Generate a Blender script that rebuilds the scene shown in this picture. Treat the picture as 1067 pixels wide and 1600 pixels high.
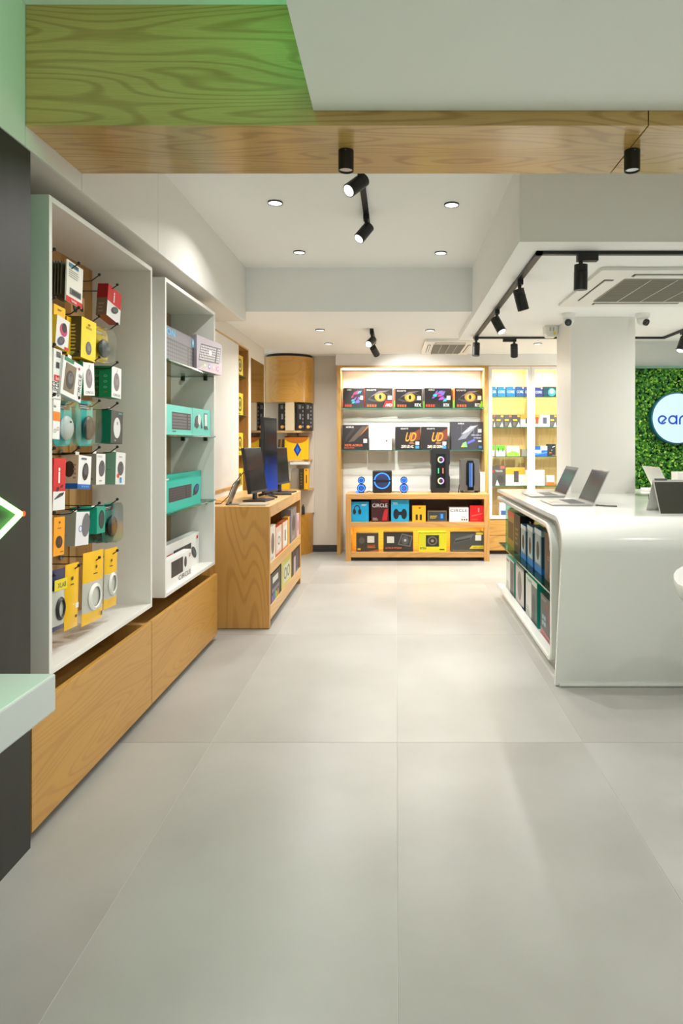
import bpy, math, random
from mathutils import Vector, Matrix
for o in list(bpy.data.objects): bpy.data.objects.remove(o)
scene = bpy.context.scene
COL = scene.collection
random.seed(7)
PI = math.pi
# ---------------------------------------------------------------- camera
F, VX, VY, H = 1040.0, 619.0, 690.0, 1.40        # focal length / vanishing point in 1067x1600 pixels, eye height
cam_d = bpy.data.cameras.new('camera')
cam = bpy.data.objects.new('camera', cam_d); COL.objects.link(cam)
cam.location = (0, 0, H); cam.rotation_euler = (PI/2, 0, 0)
cam_d.sensor_fit = 'AUTO'; cam_d.sensor_width = 36
cam_d.lens = 36*F/1600
cam_d.shift_x = (533.5-VX)/1600; cam_d.shift_y = (VY-800)/1600
cam_d.clip_start = .02
scene.camera = cam
# ---------------------------------------------------------------- world and exposure
w = bpy.data.worlds.new('world'); scene.world = w; w.use_nodes = True
bg = w.node_tree.nodes['Background']
bg.inputs[0].default_value = (.91, 1.0, .925, 1); bg.inputs[1].default_value = .60
vs = scene.view_settings
vs.view_transform = 'Standard'; vs.look = 'None'; vs.gamma = 1; vs.use_curve_mapping = False
vs.exposure = .30
def X(px, Y): return (px-VX)/F*Y
def Z(py, Y): return H-(py-VY)/F*Y
# ---------------------------------------------------------------- materials
def lin(c):
    r = []
    for v in c[:3]:
        v /= 255.0
        r.append(v/12.92 if v <= .04045 else ((v+.055)/1.055)**2.4)
    return (*r, 1)
MATS = {}
def newmat(name):
    m = bpy.data.materials.new(name); m.use_nodes = True
    nt = m.node_tree
    return m, nt, nt.nodes['Principled BSDF']
def mat(c, rough=.5, metal=0.0, coat=0.0):
    k = (tuple(c), rough, metal, coat)
    if k in MATS: return MATS[k]
    m, nt, b = newmat('paint_%d_%d_%d' % tuple(c[:3]))
    b.inputs['Base Color'].default_value = lin(c)
    b.inputs['Roughness'].default_value = rough; b.inputs['Metallic'].default_value = metal
    b.inputs['Coat Weight'].default_value = coat
    MATS[k] = m; return m
def emit(c, s):
    k = ('e', tuple(c), s)
    if k in MATS: return MATS[k]
    m, nt, b = newmat('glow')
    b.inputs['Base Color'].default_value = (0, 0, 0, 1)
    b.inputs['Emission Color'].default_value = lin(c); b.inputs['Emission Strength'].default_value = s
    MATS[k] = m; return m
def clear(c, a, rough=.03, name='clear'):
    """thin clear sheet: tinted transparency with a fresnel gloss"""
    k = ('c', tuple(c), a, rough)
    if k in MATS: return MATS[k]
    m = bpy.data.materials.new(name); m.use_nodes = True; nt = m.node_tree; nt.nodes.clear()
    o = nt.nodes.new('ShaderNodeOutputMaterial'); mx = nt.nodes.new('ShaderNodeMixShader')
    t = nt.nodes.new('ShaderNodeBsdfTransparent'); g = nt.nodes.new('ShaderNodeBsdfGlossy')
    t.inputs[0].default_value = lin(c); g.inputs['Roughness'].default_value = rough
    lw = nt.nodes.new('ShaderNodeLayerWeight'); pw_ = nt.nodes.new('ShaderNodeMath'); pw_.operation = 'POWER'; pw_.inputs[1].default_value = 5
    nt.links.new(lw.outputs['Facing'], pw_.inputs[0])
    ma = nt.nodes.new('ShaderNodeMath'); ma.operation = 'MULTIPLY_ADD'; ma.use_clamp = True
    ma.inputs[1].default_value = .8; ma.inputs[2].default_value = a+.025
    nt.links.new(pw_.outputs[0], ma.inputs[0]); nt.links.new(ma.outputs[0], mx.inputs[0])
    nt.links.new(t.outputs[0], mx.inputs[1]); nt.links.new(g.outputs[0], mx.inputs[2])
    nt.links.new(mx.outputs[0], o.inputs[0])
    MATS[k] = m; return m
def wood(axis='z', light=(208, 164, 90), dark=(172, 122, 52), rough=.38, scale=1.0, contrast=1.0, coat=0.0):
    k = ('w', axis, tuple(light), tuple(dark), rough, scale, contrast, coat)
    if k in MATS: return MATS[k]
    m, nt, b = newmat('oak_veneer')
    N, L = nt.nodes.new, nt.links.new
    tc = N('ShaderNodeTexCoord')
    def mp(al, ac):
        n = N('ShaderNodeMapping'); s = [ac]*3; s['xyz'.index(axis)] = al
        n.inputs['Scale'].default_value = s; L(tc.outputs['Object'], n.inputs[0]); return n
    m1 = mp(.34*scale, 2.6*scale)
    n1 = N('ShaderNodeTexNoise'); n1.inputs['Scale'].default_value = 1.5; n1.inputs['Detail'].default_value = 1.2; n1.inputs['Roughness'].default_value = .4
    L(m1.outputs[0], n1.inputs['Vector'])
    mu = N('ShaderNodeMath'); mu.operation = 'MULTIPLY'; mu.inputs[1].default_value = 120; L(n1.outputs['Fac'], mu.inputs[0])
    sn = N('ShaderNodeMath'); sn.operation = 'SINE'; L(mu.outputs[0], sn.inputs[0])
    m2 = mp(3*scale, 90*scale)
    n2 = N('ShaderNodeTexNoise'); n2.inputs['Scale'].default_value = 2.2; n2.inputs['Detail'].default_value = 3; L(m2.outputs[0], n2.inputs['Vector'])
    m3 = mp(.6*scale, 5*scale)
    n3 = N('ShaderNodeTexNoise'); n3.inputs['Scale'].default_value = 1.2; n3.inputs['Detail'].default_value = 2; L(m3.outputs[0], n3.inputs['Vector'])
    r1 = N('ShaderNodeMapRange'); r1.inputs['From Min'].default_value = .25; r1.inputs['From Max'].default_value = 1; r1.inputs['To Min'].default_value = 0; r1.inputs['To Max'].default_value = .36*contrast
    L(sn.outputs[0], r1.inputs['Value'])
    a1 = N('ShaderNodeMath'); a1.operation = 'MULTIPLY_ADD'; a1.inputs[1].default_value = .5*contrast; L(n2.outputs['Fac'], a1.inputs[0]); L(r1.outputs[0], a1.inputs[2])
    a2 = N('ShaderNodeMath'); a2.operation = 'MULTIPLY_ADD'; a2.inputs[1].default_value = .5; L(n3.outputs['Fac'], a2.inputs[0]); L(a1.outputs[0], a2.inputs[2])
    a3 = N('ShaderNodeMath'); a3.operation = 'SUBTRACT'; a3.inputs[1].default_value = .28; a3.use_clamp = True; L(a2.outputs[0], a3.inputs[0])
    mx = N('ShaderNodeMix'); mx.data_type = 'RGBA'; mx.inputs['A'].default_value = lin(light); mx.inputs['B'].default_value = lin(dark)
    L(a3.outputs[0], mx.inputs['Factor']); L(mx.outputs['Result'], b.inputs['Base Color'])
    b.inputs['Roughness'].default_value = rough; b.inputs['Coat Weight'].default_value = coat; b.inputs['Coat Roughness'].default_value = .12
    MATS[k] = m; return m
def mottled(c1, c2, scale, rough=.5, name='mottled', rnd=0.0, stretch=(1, 1, 1), detail=4, coat=0.0):
    k = ('m', tuple(c1), tuple(c2), scale, rough, rnd, stretch, coat)
    if k in MATS: return MATS[k]
    m, nt, b = newmat(name); N, L = nt.nodes.new, nt.links.new
    tc = N('ShaderNodeTexCoord'); mp = N('ShaderNodeMapping'); mp.inputs['Scale'].default_value = stretch
    L(tc.outputs['Object'], mp.inputs[0])
    oi = N('ShaderNodeObjectInfo')
    n = N('ShaderNodeTexNoise'); n.noise_dimensions = '4D'; n.inputs['Scale'].default_value = scale; n.inputs['Detail'].default_value = detail
    L(mp.outputs[0], n.inputs['Vector'])
    mw = N('ShaderNodeMath'); mw.operation = 'MULTIPLY'; mw.inputs[1].default_value = 30; L(oi.outputs['Random'], mw.inputs[0]); L(mw.outputs[0], n.inputs['W'])
    r = N('ShaderNodeMapRange'); r.inputs['From Min'].default_value = .3; r.inputs['From Max'].default_value = .7; L(n.outputs['Fac'], r.inputs['Value'])
    ad = N('ShaderNodeMath'); ad.operation = 'MULTIPLY_ADD'; ad.use_clamp = True; ad.inputs[1].default_value = rnd; L(oi.outputs['Random'], ad.inputs[0]); L(r.outputs[0], ad.inputs[2])
    mx = N('ShaderNodeMix'); mx.data_type = 'RGBA'; mx.inputs['A'].default_value = lin(c1); mx.inputs['B'].default_value = lin(c2)
    L(ad.outputs[0], mx.inputs['Factor']); L(mx.outputs['Result'], b.inputs['Base Color'])
    b.inputs['Roughness'].default_value = rough; b.inputs['Coat Weight'].default_value = coat
    MATS[k] = m; return m
WHITE = mat((232, 230, 224), .55)
CEIL = mat((246, 247, 245), .7)
WALLW = mat((228, 222, 212), .6)
LAM = mat((236, 235, 230), .3)                    # white laminate
BLACK = mat((18, 18, 18), .45)
BLACKG = mat((12, 12, 13), .18)
STEEL = mat((150, 150, 150), .28, 1.0)
DARKM = mat((70, 66, 60), .35, .9)
GLASS = clear((242, 250, 246), .0, .02, 'shelf_glass')
GEDGE = mat((20, 110, 84), .12, 0, .5)
PLASTIC = clear((246, 250, 250), .03, .08, 'clear_plastic')
PANE = clear((252, 254, 253), .0, .01, 'door_glass')
OAK = wood('z'); OAKX = wood('x'); OAKY = wood('y')
# ---------------------------------------------------------------- mesh builder
class MB:
    def __init__(s): s.v = []; s.f = []; s.m = []
    def add(s, vs_, fs, m=0):
        n = len(s.v); s.v += [tuple(p) for p in vs_]
        for i, f in enumerate(fs):
            s.f.append([n+j for j in f]); s.m.append(m[i] if isinstance(m, (list, tuple)) else m)
        return s
    def box(s, x0, y0, z0, x1, y1, z1, m=0):
        # faces: bottom, top, front(-y), right(+x), back(+y), left(-x)
        return s.add([(x0,y0,z0),(x1,y0,z0),(x1,y1,z0),(x0,y1,z0),(x0,y0,z1),(x1,y0,z1),(x1,y1,z1),(x0,y1,z1)],
                     [(0,3,2,1),(4,5,6,7),(0,1,5,4),(1,2,6,5),(2,3,7,6),(3,0,4,7)], m)
    def cyl(s, p0, p1, r0, r1=None, n=16, m=0, caps=True, mc=None):
        r1 = r0 if r1 is None else r1
        p0, p1 = Vector(p0), Vector(p1); d = (p1-p0).normalized()
        a = d.orthogonal().normalized(); b = d.cross(a)
        vs_ = []
        for p, r in ((p0, r0), (p1, r1)):
            for i in range(n):
                t = 2*PI*i/n; vs_.append(p+a*math.cos(t)*r+b*math.sin(t)*r)
        fs = [(i, (i+1) % n, n+(i+1) % n, n+i) for i in range(n)]; mm = [m]*n
        if caps:
            fs += [tuple(range(n-1, -1, -1)), tuple(range(n, 2*n))]; mm += [m, m if mc is None else mc]
        return s.add(vs_, fs, mm)
    def tube(s, pts, r, n=8, m=0, closed=False):
        pts = [Vector(p) for p in pts]; N = len(pts); vs_ = []; prev = None
        for i, p in enumerate(pts):
            if closed: d = pts[(i+1) % N]-pts[i-1]
            else: d = pts[min(i+1, N-1)]-pts[max(i-1, 0)]
            d.normalize()
            if prev is None: a = d.orthogonal().normalized()
            else:
                a = prev-d*prev.dot(d); a.normalize()
            prev = a; b = d.cross(a)
            rr = r[i] if isinstance(r, (list, tuple)) else r
            for k in range(n):
                t = 2*PI*k/n; vs_.append(p+a*math.cos(t)*rr+b*math.sin(t)*rr)
        fs = []
        for i in range(N if closed else N-1):
            j = (i+1) % N
            fs += [(i*n+k, i*n+(k+1) % n, j*n+(k+1) % n, j*n+k) for k in range(n)]
        if not closed: fs += [tuple(range(n-1, -1, -1)), tuple(range((N-1)*n, N*n))]
        return s.add(vs_, fs, m)
    def prism(s, poly, axis, a0, a1, m=0):
        def P(u, v, a): return {'x': (a, u, v), 'y': (u, a, v), 'z': (u, v, a)}[axis]
        n = len(poly)
        vs_ = [P(u, v, a0) for u, v in poly]+[P(u, v, a1) for u, v in poly]
        fs = [(i, (i+1) % n, n+(i+1) % n, n+i) for i in range(n)]+[tuple(range(n-1, -1, -1)), tuple(range(n, 2*n))]
        return s.add(vs_, fs, m)
    def strip(s, outer, inner, axis, a0, a1, m=0, closed=True):
        """solid band between two matching 2D outlines"""
        def P(u, v, a): return {'x': (a, u, v), 'y': (u, a, v), 'z': (u, v, a)}[axis]
        n = len(outer)
        vs_ = [P(*p, a0) for p in outer]+[P(*p, a0) for p in inner]+[P(*p, a1) for p in outer]+[P(*p, a1) for p in inner]
        fs = []
        for i in range(n if closed else n-1):
            j = (i+1) % n
            fs += [(i, j, n+j, n+i), (2*n+i, 3*n+i, 3*n+j, 2*n+j), (i, 2*n+i, 2*n+j, j), (n+i, n+j, 3*n+j, 3*n+i)]
        if not closed: fs += [(0, n, 3*n, 2*n), (n-1, 3*n-1, 4*n-1, 2*n-1)]
        return s.add(vs_, fs, m)
    def lathe(s, prof, n=24, m=0, c=(0, 0, 0)):
        vs_ = []; k = len(prof)
        for i in range(n):
            t = 2*PI*i/n
            for r, z in prof: vs_.append((c[0]+r*math.cos(t), c[1]+r*math.sin(t), c[2]+z))
        fs = []
        for i in range(n):
            j = (i+1) % n
            for q in range(k-1): fs.append((i*k+q, j*k+q, j*k+q+1, i*k+q+1))
        if prof[0][0] > 1e-5: fs.append(tuple(i*k for i in range(n-1, -1, -1)))
        if prof[-1][0] > 1e-5: fs.append(tuple(i*k+k-1 for i in range(n)))
        return s.add(vs_, fs, m)
    def ball(s, c, rx, ry, rz, n=14, k=8, m=0, zmin=-1):
        prof = []
        vs_ = []; fs = []
        for q in range(k+1):
            t = -PI/2+PI*q/k
            for i in range(n):
                a = 2*PI*i/n
                vs_.append((c[0]+rx*math.cos(t)*math.cos(a), c[1]+ry*math.cos(t)*math.sin(a), c[2]+rz*max(zmin, math.sin(t))))
        for q in range(k):
            for i in range(n):
                j = (i+1) % n; fs.append((q*n+i, q*n+j, (q+1)*n+j, (q+1)*n+i))
        return s.add(vs_, fs, m)
    def build(s, name, mats, parent=None, local=False, smooth=False, bevel=0, loc=None, rot=(0, 0, 0), bseg=2):
        if not isinstance(mats, (list, tuple)): mats = [mats]
        me = bpy.data.meshes.new(name)
        vs_ = s.v
        off = Vector((0, 0, 0))
        if parent is None and not local:
            xs, ys, zs = zip(*vs_)
            off = Vector(((min(xs)+max(xs))/2, (min(ys)+max(ys))/2, min(zs)))
        elif parent is not None and not local:
            p = parent
            while p: off += p.location; p = p.parent
        me.from_pydata([(a-off.x, b-off.y, c-off.z) for a, b, c in vs_], [], s.f)
        for mm in mats: me.materials.append(mm)
        me.polygons.foreach_set('material_index', s.m)
        if smooth:
            me.polygons.foreach_set('use_smooth', [True]*len(s.f)); me.set_sharp_from_angle(angle=math.radians(38))
        me.update()
        o = bpy.data.objects.new(name, me); COL.objects.link(o)
        if parent is not None: o.parent = parent
        else:
            o.location = off
        if loc is not None: o.location = loc
        o.rotation_euler = rot
        if bevel:
            bm = o.modifiers.new('bevel', 'BEVEL'); bm.width = bevel; bm.segments = bseg; bm.limit_method = 'ANGLE'
        return o
def tag(o, label, cat, group=None, kind=None):
    if label: o['label'] = label
    if cat: o['category'] = cat
    if group: o['group'] = group
    if kind: o['kind'] = kind
    return o
def struct(o, label=None):
    o['kind'] = 'structure'
    if label: o['label'] = label
    return o
def thing(name, label, cat, loc, rotz=0, group=None):
    o = bpy.data.objects.new(name, None); COL.objects.link(o)
    o.empty_display_size = .1; o.location = loc; o.rotation_euler = (0, 0, rotz)
    return tag(o, label, cat, group)
def bx(*a, m=0): return MB().box(*a, m=m)
def arc(cx, cy, r, a0, a1, n):
    return [(cx+r*math.cos(math.radians(a0+(a1-a0)*i/n)), cy+r*math.sin(math.radians(a0+(a1-a0)*i/n))) for i in range(n+1)]
def copy_tree(o, parent=None):
    c = o.copy(); COL.objects.link(c); c.parent = parent
    for ch in o.children: copy_tree(ch, c)
    return c
# ---------------------------------------------------------------- lamps
def area(parent, loc, rot, size, power, color=(1, .985, .955), shape='DISK', sy=None, spread=172):
    l = bpy.data.lights.new('lamp_light', 'AREA'); l.shape = shape; l.size = size
    if sy: l.size_y = sy
    l.energy = power; l.color = color; l.spread = math.radians(spread)
    o = bpy.data.objects.new('lamp_light', l); COL.objects.link(o); o.parent = parent
    o.location = loc; o.rotation_euler = rot; return o
def spot(parent, loc, direction, power, angle=50, color=(1, .985, .955), blend=.6, r=.03):
    l = bpy.data.lights.new('lamp_light', 'SPOT'); l.energy = power; l.spot_size = math.radians(angle); l.spot_blend = blend
    l.color = color; l.shadow_soft_size = r
    o = bpy.data.objects.new('lamp_light', l); COL.objects.link(o); o.parent = parent
    o.location = loc; o.rotation_euler = Vector(direction).to_track_quat('-Z', 'Y').to_euler(); return o
# ================================================================ THE SETTING
ZF, ZB = 2.88, 2.47          # front ceiling, beam underside
floor = struct(bx(-1.9, -1.5, -.06, 4.4, 9.0, -.0016).build('floor', mat((188, 186, 178), .6)), 'pale grey polished stone tile floor')
TILE = mottled((172, 171, 166), (155, 153, 147), 1.6, .34, 'grey_porcelain', rnd=.35, coat=.0)
TW, TL, X0, Y0 = .864, 1.73, .004, 3.098
tmesh = {}
for i in range(-3, 6):
    for j in range(-3, 4):
        xa, xb = max(X0+i*TW, -1.9), min(X0+(i+1)*TW, 4.4); ya, yb = max(Y0+j*TL, -1.5), min(Y0+(j+1)*TL, 9.0)
        if xb-xa < .02 or yb-ya < .02: continue
        k = (round(xb-xa, 3), round(yb-ya, 3)); g = .0011
        if k not in tmesh:
            t = bx(-k[0]/2+g, -k[1]/2+g, -.0015, k[0]/2-g, k[1]/2-g, 0).build('tile', TILE, floor, local=True, bevel=.0006, bseg=1)
            tmesh[k] = t.data
        else:
            t = bpy.data.objects.new('tile', tmesh[k]); COL.objects.link(t); t.parent = floor
            b_ = t.modifiers.new('bevel', 'BEVEL'); b_.width = .0006; b_.segments = 1
        t.location = ((xa+xb)/2-floor.location.x, (ya+yb)/2-floor.location.y, -floor.location.z)
struct(bx(-1.9, -1.5, ZF, 4.4, 2.30, ZF+.06).build('ceiling', CEIL), 'white ceiling above the wooden beam recess')
struct(bx(-.28, -1.5, 2.52, 4.4, 2.252, 2.60).build('ceiling', mat((244, 247, 244), .5)), 'dropped white ceiling panel in the foreground')
struct(bx(-1.9, 2.60, 2.852, 4.4, 5.62, 2.94).build('ceiling', CEIL), 'raised white ceiling over the aisle')
struct(bx(-1.9, 5.556, 2.485, 4.4, 9.0, 2.94).build('ceiling', CEIL), 'lower white ceiling at the far end')
struct(bx(.635, 3.433, 2.43, 4.4, 6.75, 2.9).build('ceiling', CEIL), 'lowered white ceiling block above the white counter')
# walls
struct(bx(-1.9, -1.5, 0, -1.66, 6.0, 2.94).build('wall_left', WALLW), 'white left wall behind the display frames')
struct(bx(-1.9, -1.6, 2.25, 4.4, -1.5, 2.94).build('light_block_front', WALLW), 'unseen white header added over the shop front to block outside light')  # unseen header, added to keep outside light off the beam recess
struct(bx(4.4, -1.5, 0, 4.5, 9.0, 2.94).build('wall_right', WALLW), 'white right wall')
struct(bx(-1.9, 8.9, 0, 4.4, 9.0, 2.94).build('wall_back', WALLW), 'white back wall')
struct(bx(-1.9, 8.47, 0, -.71, 8.9, 2.485).build('wall_back', mat((212, 204, 192), .6)), 'beige back wall strip beside the round shelf')
struct(bx(-1.06, 8.455, 0, -.71, 8.47, .085).build('baseboard_back', mat((52, 52, 52), .5)), 'dark grey baseboard at the back wall')
# far left wall: white panel door, oak niche, mirror
WX = -1.54
wl = thing('wall_left', None, None, (-1.7, 6.5, 0)); struct(wl, 'far left wall with white panel, oak niche and mirror')
bx(-1.9, 4.80, 2.36, WX, 7.77, 2.485).build('header', WALLW, wl)
bx(-1.9, 4.80, .0, WX, 6.50, 2.345).build('panel', mat((232, 230, 224), .45), wl)
bx(-1.9, 4.80, 2.345, WX+.004, 6.50, 2.36).build('trim', OAKY, wl)
bx(WX, 4.80, .965, WX+.02, 6.50, .985).build('trim', OAKY, wl)
bx(-1.9, 6.50, 0, WX, 6.515, 2.36).build('trim', OAK, wl)
bx(-1.74, 6.515, .5, -1.70, 6.92, 2.36).build('back_panel', wood('z', (188, 138, 76), (150, 100, 48)), wl)
bx(-1.74, 6.92, 0, WX, 6.945, 2.36).build('trim', wood('z', (196, 146, 82), (160, 108, 52)), wl)
bx(-1.9, 6.945, 0, WX, 7.77, 2.36).build('panel', WALLW, wl)
bx(-1.74, 6.515, 2.345, WX, 6.92, 2.36).build('trim', OAKY, wl)
bx(-1.74, 6.515, .0, WX, 6.92, .52).build('panel', OAK, wl)
bx(WX-.002, 7.05, .55, WX+.003, 7.73, 2.29).build('mirror', mat((150, 140, 130), .02, 1.0), wl)
for z in (2.06, 1.66, 1.26, .86):
    bx(-1.70, 6.516, z, WX-.02, 6.919, z+.008).build('glass_shelf', mat((60, 120, 90), .1, 0, .5) if z > 9 else GEDGE, wl)
# bulkhead on the left with panel seams
BXX, BZ = -1.255, 2.40
bl = thing('trim_1', None, None, (-1.45, 2, BZ)); struct(bl, 'white bulkhead panels along the top of the left wall')
bx(-1.9, -1.5, BZ+.004, BXX-.012, 5.556, 2.88).build('core', WALLW, bl)
for ya, yb in ((-1.5, 2.254), (2.254, 2.658), (2.658, 3.51), (3.51, 5.556)):
    bx(BXX-.014, ya+.002, BZ, BXX, yb-.002, 2.879).build('panel', mat((234, 232, 226), .4), bl, bevel=.001, bseg=1)
# wooden beam across
beam = thing('trim_2', None, None, (1.4, 2.45, ZB)); struct(beam, 'oak veneered ceiling beam across the shop')
BOAK = wood('x', (212, 174, 104), (158, 114, 48), .3, 1.5, 1.2, .6)
bx(-1.255, 2.254, ZB, .852, 2.658, ZF).build('panel', BOAK, beam, bevel=.001, bseg=1)
bx(.856, 2.254, ZB, 4.4, 2.658, ZF).build('panel', BOAK, beam, bevel=.001, bseg=1)
# dark stone panel on the near left wall
DARK = mottled((52, 51, 45), (38, 38, 34), 5, .55, 'charcoal_panel', stretch=(1, 1, .3), detail=6)
struct(bx(-1.9, -1.5, 0, -1.26, 2.293, 2.398).build('wall_left', DARK), 'dark charcoal wall panel at the near left')
# square white column through the counter
struct(bx(1.44, 5.49, 0, 1.97, 5.97, 2.43).build('wall_column', mat((236, 234, 228), .45)), 'square white column rising behind the counter')
# green cove light hidden in the recess above the dropped panel
cove = thing('cove_light', 'green light strip in the ceiling recess above the dropped panel', 'light', (-.22, .9, 2.60))
bx(-.25, .0, 2.60, -.22, 2.2, 2.612).build('strip', emit((40, 255, 120), 3), cove)
area(cove, (-.045, .2, .06), (0, math.radians(100), 0), .03, 3.2, (.18, 1, .45), 'RECTANGLE', 2.0)
# ================================================================ LAMPS
def downlight(px, py, zc, label, power=20, r=.046, group='recessed ceiling downlights', spread=150):
    Y = (zc-H)*F/(VY-py); x = X(px, Y)
    t = thing('downlight', label, 'light', (x, Y, zc-.006), 0, group)
    MB().strip(arc(0, 0, r, 0, 345, 23), arc(0, 0, r*.88, 0, 345, 23), 'z', -.003, .006).build('rim', mat((40, 40, 38), .4), t, local=True, smooth=True)
    MB().lathe([(r*.88, .0), (r*.5, .0055), (0, .0058)], 24).build('reflector', emit((255, 250, 240), 3.0), t, local=True, smooth=True)
    area(t, (0, 0, -.008), (0, 0, 0), r*1.6, power, spread=spread)
    return t
P1 = 9.5
downlight(430, 316, 2.852, 'recessed round downlight near left of the raised ceiling', P1, spread=140)
downlight(705.5, 319, 2.852, 'recessed round downlight near right of the raised ceiling', 4.2, spread=66)
downlight(467.5, 393.5, 2.852, 'recessed round downlight far left of the raised ceiling', 7, spread=96)
downlight(688.5, 394.5, 2.852, 'recessed round downlight far right of the raised ceiling', 3.8, spread=66)
downlight(500, 515, 2.485, 'recessed downlight on lower ceiling left of the small track', 12)
downlight(513, 536.5, 2.485, 'recessed downlight on lower ceiling nearest the round wooden shelf', 11)
downlight(672, 515.5, 2.485, 'recessed downlight on lower ceiling beside the far air conditioner', 16)
downlight(840, 536.5, 2.485, 'recessed downlight in front of the glass cabinets beside the column', 26)
downlight(1055, 541, 2.485, 'recessed downlight in front of the green plant wall', 48)
def surface_light(x, label):
    t = thing('surface_downlight', label, 'light', (x, 2.45, ZB-.074), 0, 'black cylinder lights under the beam')
    r = .0285
    MB().strip(arc(0, 0, r, 0, 348, 29), arc(0, 0, r*.9, 0, 348, 29), 'z', 0, .074).build('housing', BLACK, t, local=True, smooth=True)
    MB().lathe([(r*.9, .004), (r*.6, .012), (r*.3, .016), (0, .017)], 24).build('reflector', mat((210, 215, 220), .2, 1), t, local=True)
    MB().cyl((0, -r-.001, .066), (0, -r+.002, .066), .002, n=8).build('screw', STEEL, t, local=True)
    MB().lathe([(r*.35, .013), (0, .0131)], 16).build('bulb', emit((255, 246, 230), 6), t, local=True)
    area(t, (0, 0, -.004), (0, 0, 0), .045, 9)
surface_light(-.185, 'black cylinder light under the beam beside the hanging track')
surface_light(.868, 'black cylinder light under the beam at the veneer seam')
def track(name, label, pts, zc, hgt=.018, wd=.034):
    t = thing(name, label, 'light track', (*pts[0], zc-hgt), 0)
    for a, b in zip(pts, pts[1:]):
        a, b = Vector((*a, 0)), Vector((*b, 0)); d = (b-a).normalized(); n = Vector((-d.y, d.x, 0))*wd/2
        vs_ = []
        a2, b2 = a-d*wd/2, b+d*wd/2
        for z in (zc-hgt, zc-.0005):
            for p in (a2-n, b2-n, b2+n, a2+n): vs_.append((p.x, p.y, z))
        MB().add(vs_, [(0,3,2,1),(4,5,6,7),(0,1,5,4),(1,2,6,5),(2,3,7,6),(3,0,4,7)]).build('rail', BLACK, t)
    return t
track('light_track', 'short black track on the raised ceiling holding two spotlights', [(-.19, 2.70), (-.19, 4.50)], 2.852)
track('light_track', 'tiny black track on the lower ceiling near the back shelves', [(-.236, 6.40), (-.236, 7.25)], 2.485)
track('light_track', 'black rectangular track loop on the ceiling above the counter', [(3.6, 3.607), (.775, 3.607), (.775, 6.55), (2.63, 6.55), (2.63, 3.9)], 2.43)
def spotlight(x, y, zc, dirv, label, L=.125, r=.036, box=None, power=14, ang=60, stem=.062, lit=True, lens=3):
    t = thing('track_spotlight', label, 'spotlight', (x, y, zc-.018-.2), 0, 'black track spotlights')
    zt = .2
    if box: bx(*box).build('adapter', BLACK, t, local=True)
    else: bx(-.018, -.03, zt-.03, .018, .03, zt-.0005).build('adapter', BLACK, t, local=True)
    MB().cyl((0, 0, zt-.03), (0, 0, zt-stem-.02), .011, n=12).build('stem', BLACK, t, local=True, smooth=True)
    d = Vector(dirv).normalized(); p = Vector((0, 0, zt-stem-.03))
    a = p-d*L*.28; b = p+d*L*.72
    MB().cyl(a, a+d*L*.28, r*.98, n=24).build('heat_sink', mat((24, 24, 24), .5), t, local=True, smooth=True)
    MB().cyl(a+d*(L*.28+.002), b, r, n=24, caps=True).build('head', BLACK, t, local=True, smooth=True)
    MB().cyl(b, b+d*.0012, r*.84, n=20).build('lens', emit((255, 250, 240), lens), t, local=True)
    if lit: spot(t, b+d*.01, d, power, ang)
    return t
spotlight(-.19, 3.45, 2.852, (-.55, -.5, -.62), 'black track spotlight nearest the beam on raised ceiling track', power=26, L=.13)
spotlight(-.19, 4.22, 2.852, (-.5, -.35, -.72), 'second black spotlight at the end of the raised ceiling track', power=26, L=.12)
spotlight(-.236, 6.45, 2.485, (-.35, -.8, -.5), 'front black spotlight of the tiny far track', power=9, L=.12)
spotlight(-.236, 7.05, 2.485, (.3, .8, -.5), 'rear black spotlight of the tiny far track', power=95, ang=84, L=.12)
spotlight(1.0, 3.607, 2.43, (0, .05, -1), 'black spotlight hanging straight down with boxed adapter above the counter', L=.135, box=(-.02, -.02, .165, .09, .02, .1995), power=30, ang=90, lens=.06)
spotlight(.775, 4.18, 2.43, (.28, .1, -1), 'near black spotlight on the left run of the counter track', power=12, ang=70, L=.135, lens=.06)
spotlight(.775, 5.13, 2.43, (.4, -.35, -.9), 'middle black spotlight on the left run of the counter track', power=12, ang=70)
spotlight(.775, 6.45, 2.43, (-.05, -.1, -1), 'far black spotlight at the corner of the counter track', power=12, ang=70, lens=.06)
spotlight(1.16, 6.55, 2.43, (.12, .62, -1), 'black spotlight on the far run of the track left of the column', box=(-.11, -.018, .17, .02, .018, .1995), power=85, ang=110, lens=.06)
spotlight(2.63, 6.10, 2.43, (-.35, -.2, -.8), 'black spotlight at the right of the track before the plant wall', L=.14, power=14, ang=70)
# unseen ceiling lamps, added beyond the view as fill light
for x, y in ((1.3, 1.0), (.3, .2), (2.6, .6)):
    t = thing('downlight', 'unseen fill downlight added in the front ceiling panel, %s' % {1.3: 'nearest the beam', .3: 'nearest the recess', 2.6: 'nearest the right wall'}[x], 'light', (x, y, 2.513 if x > -.3 else 2.873), 0, 'added front fill lights')
    MB().lathe([(.045, 0), (.03, .0055), (0, .006)], 20).build('reflector', emit((255, 250, 240), 3), t, local=True)
    area(t, (0, 0, -.006), (0, 0, 0), .08, 11)
for x, y in ((2.75, 4.9), (3.3, 4.2), (3.2, 6.0)):
    t = thing('downlight', 'unseen fill downlight added over the counter, %s' % {2.75: 'nearest the column', 3.3: 'nearest the right wall', 3.2: 'nearest the plant wall'}[x], 'light', (x, y, 2.423), 0, 'added counter fill lights')
    MB().lathe([(.045, 0), (.03, .0055), (0, .006)], 20).build('reflector', emit((255, 250, 240), 3), t, local=True)
    area(t, (0, 0, -.006), (0, 0, 0), .08, 12)
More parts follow.
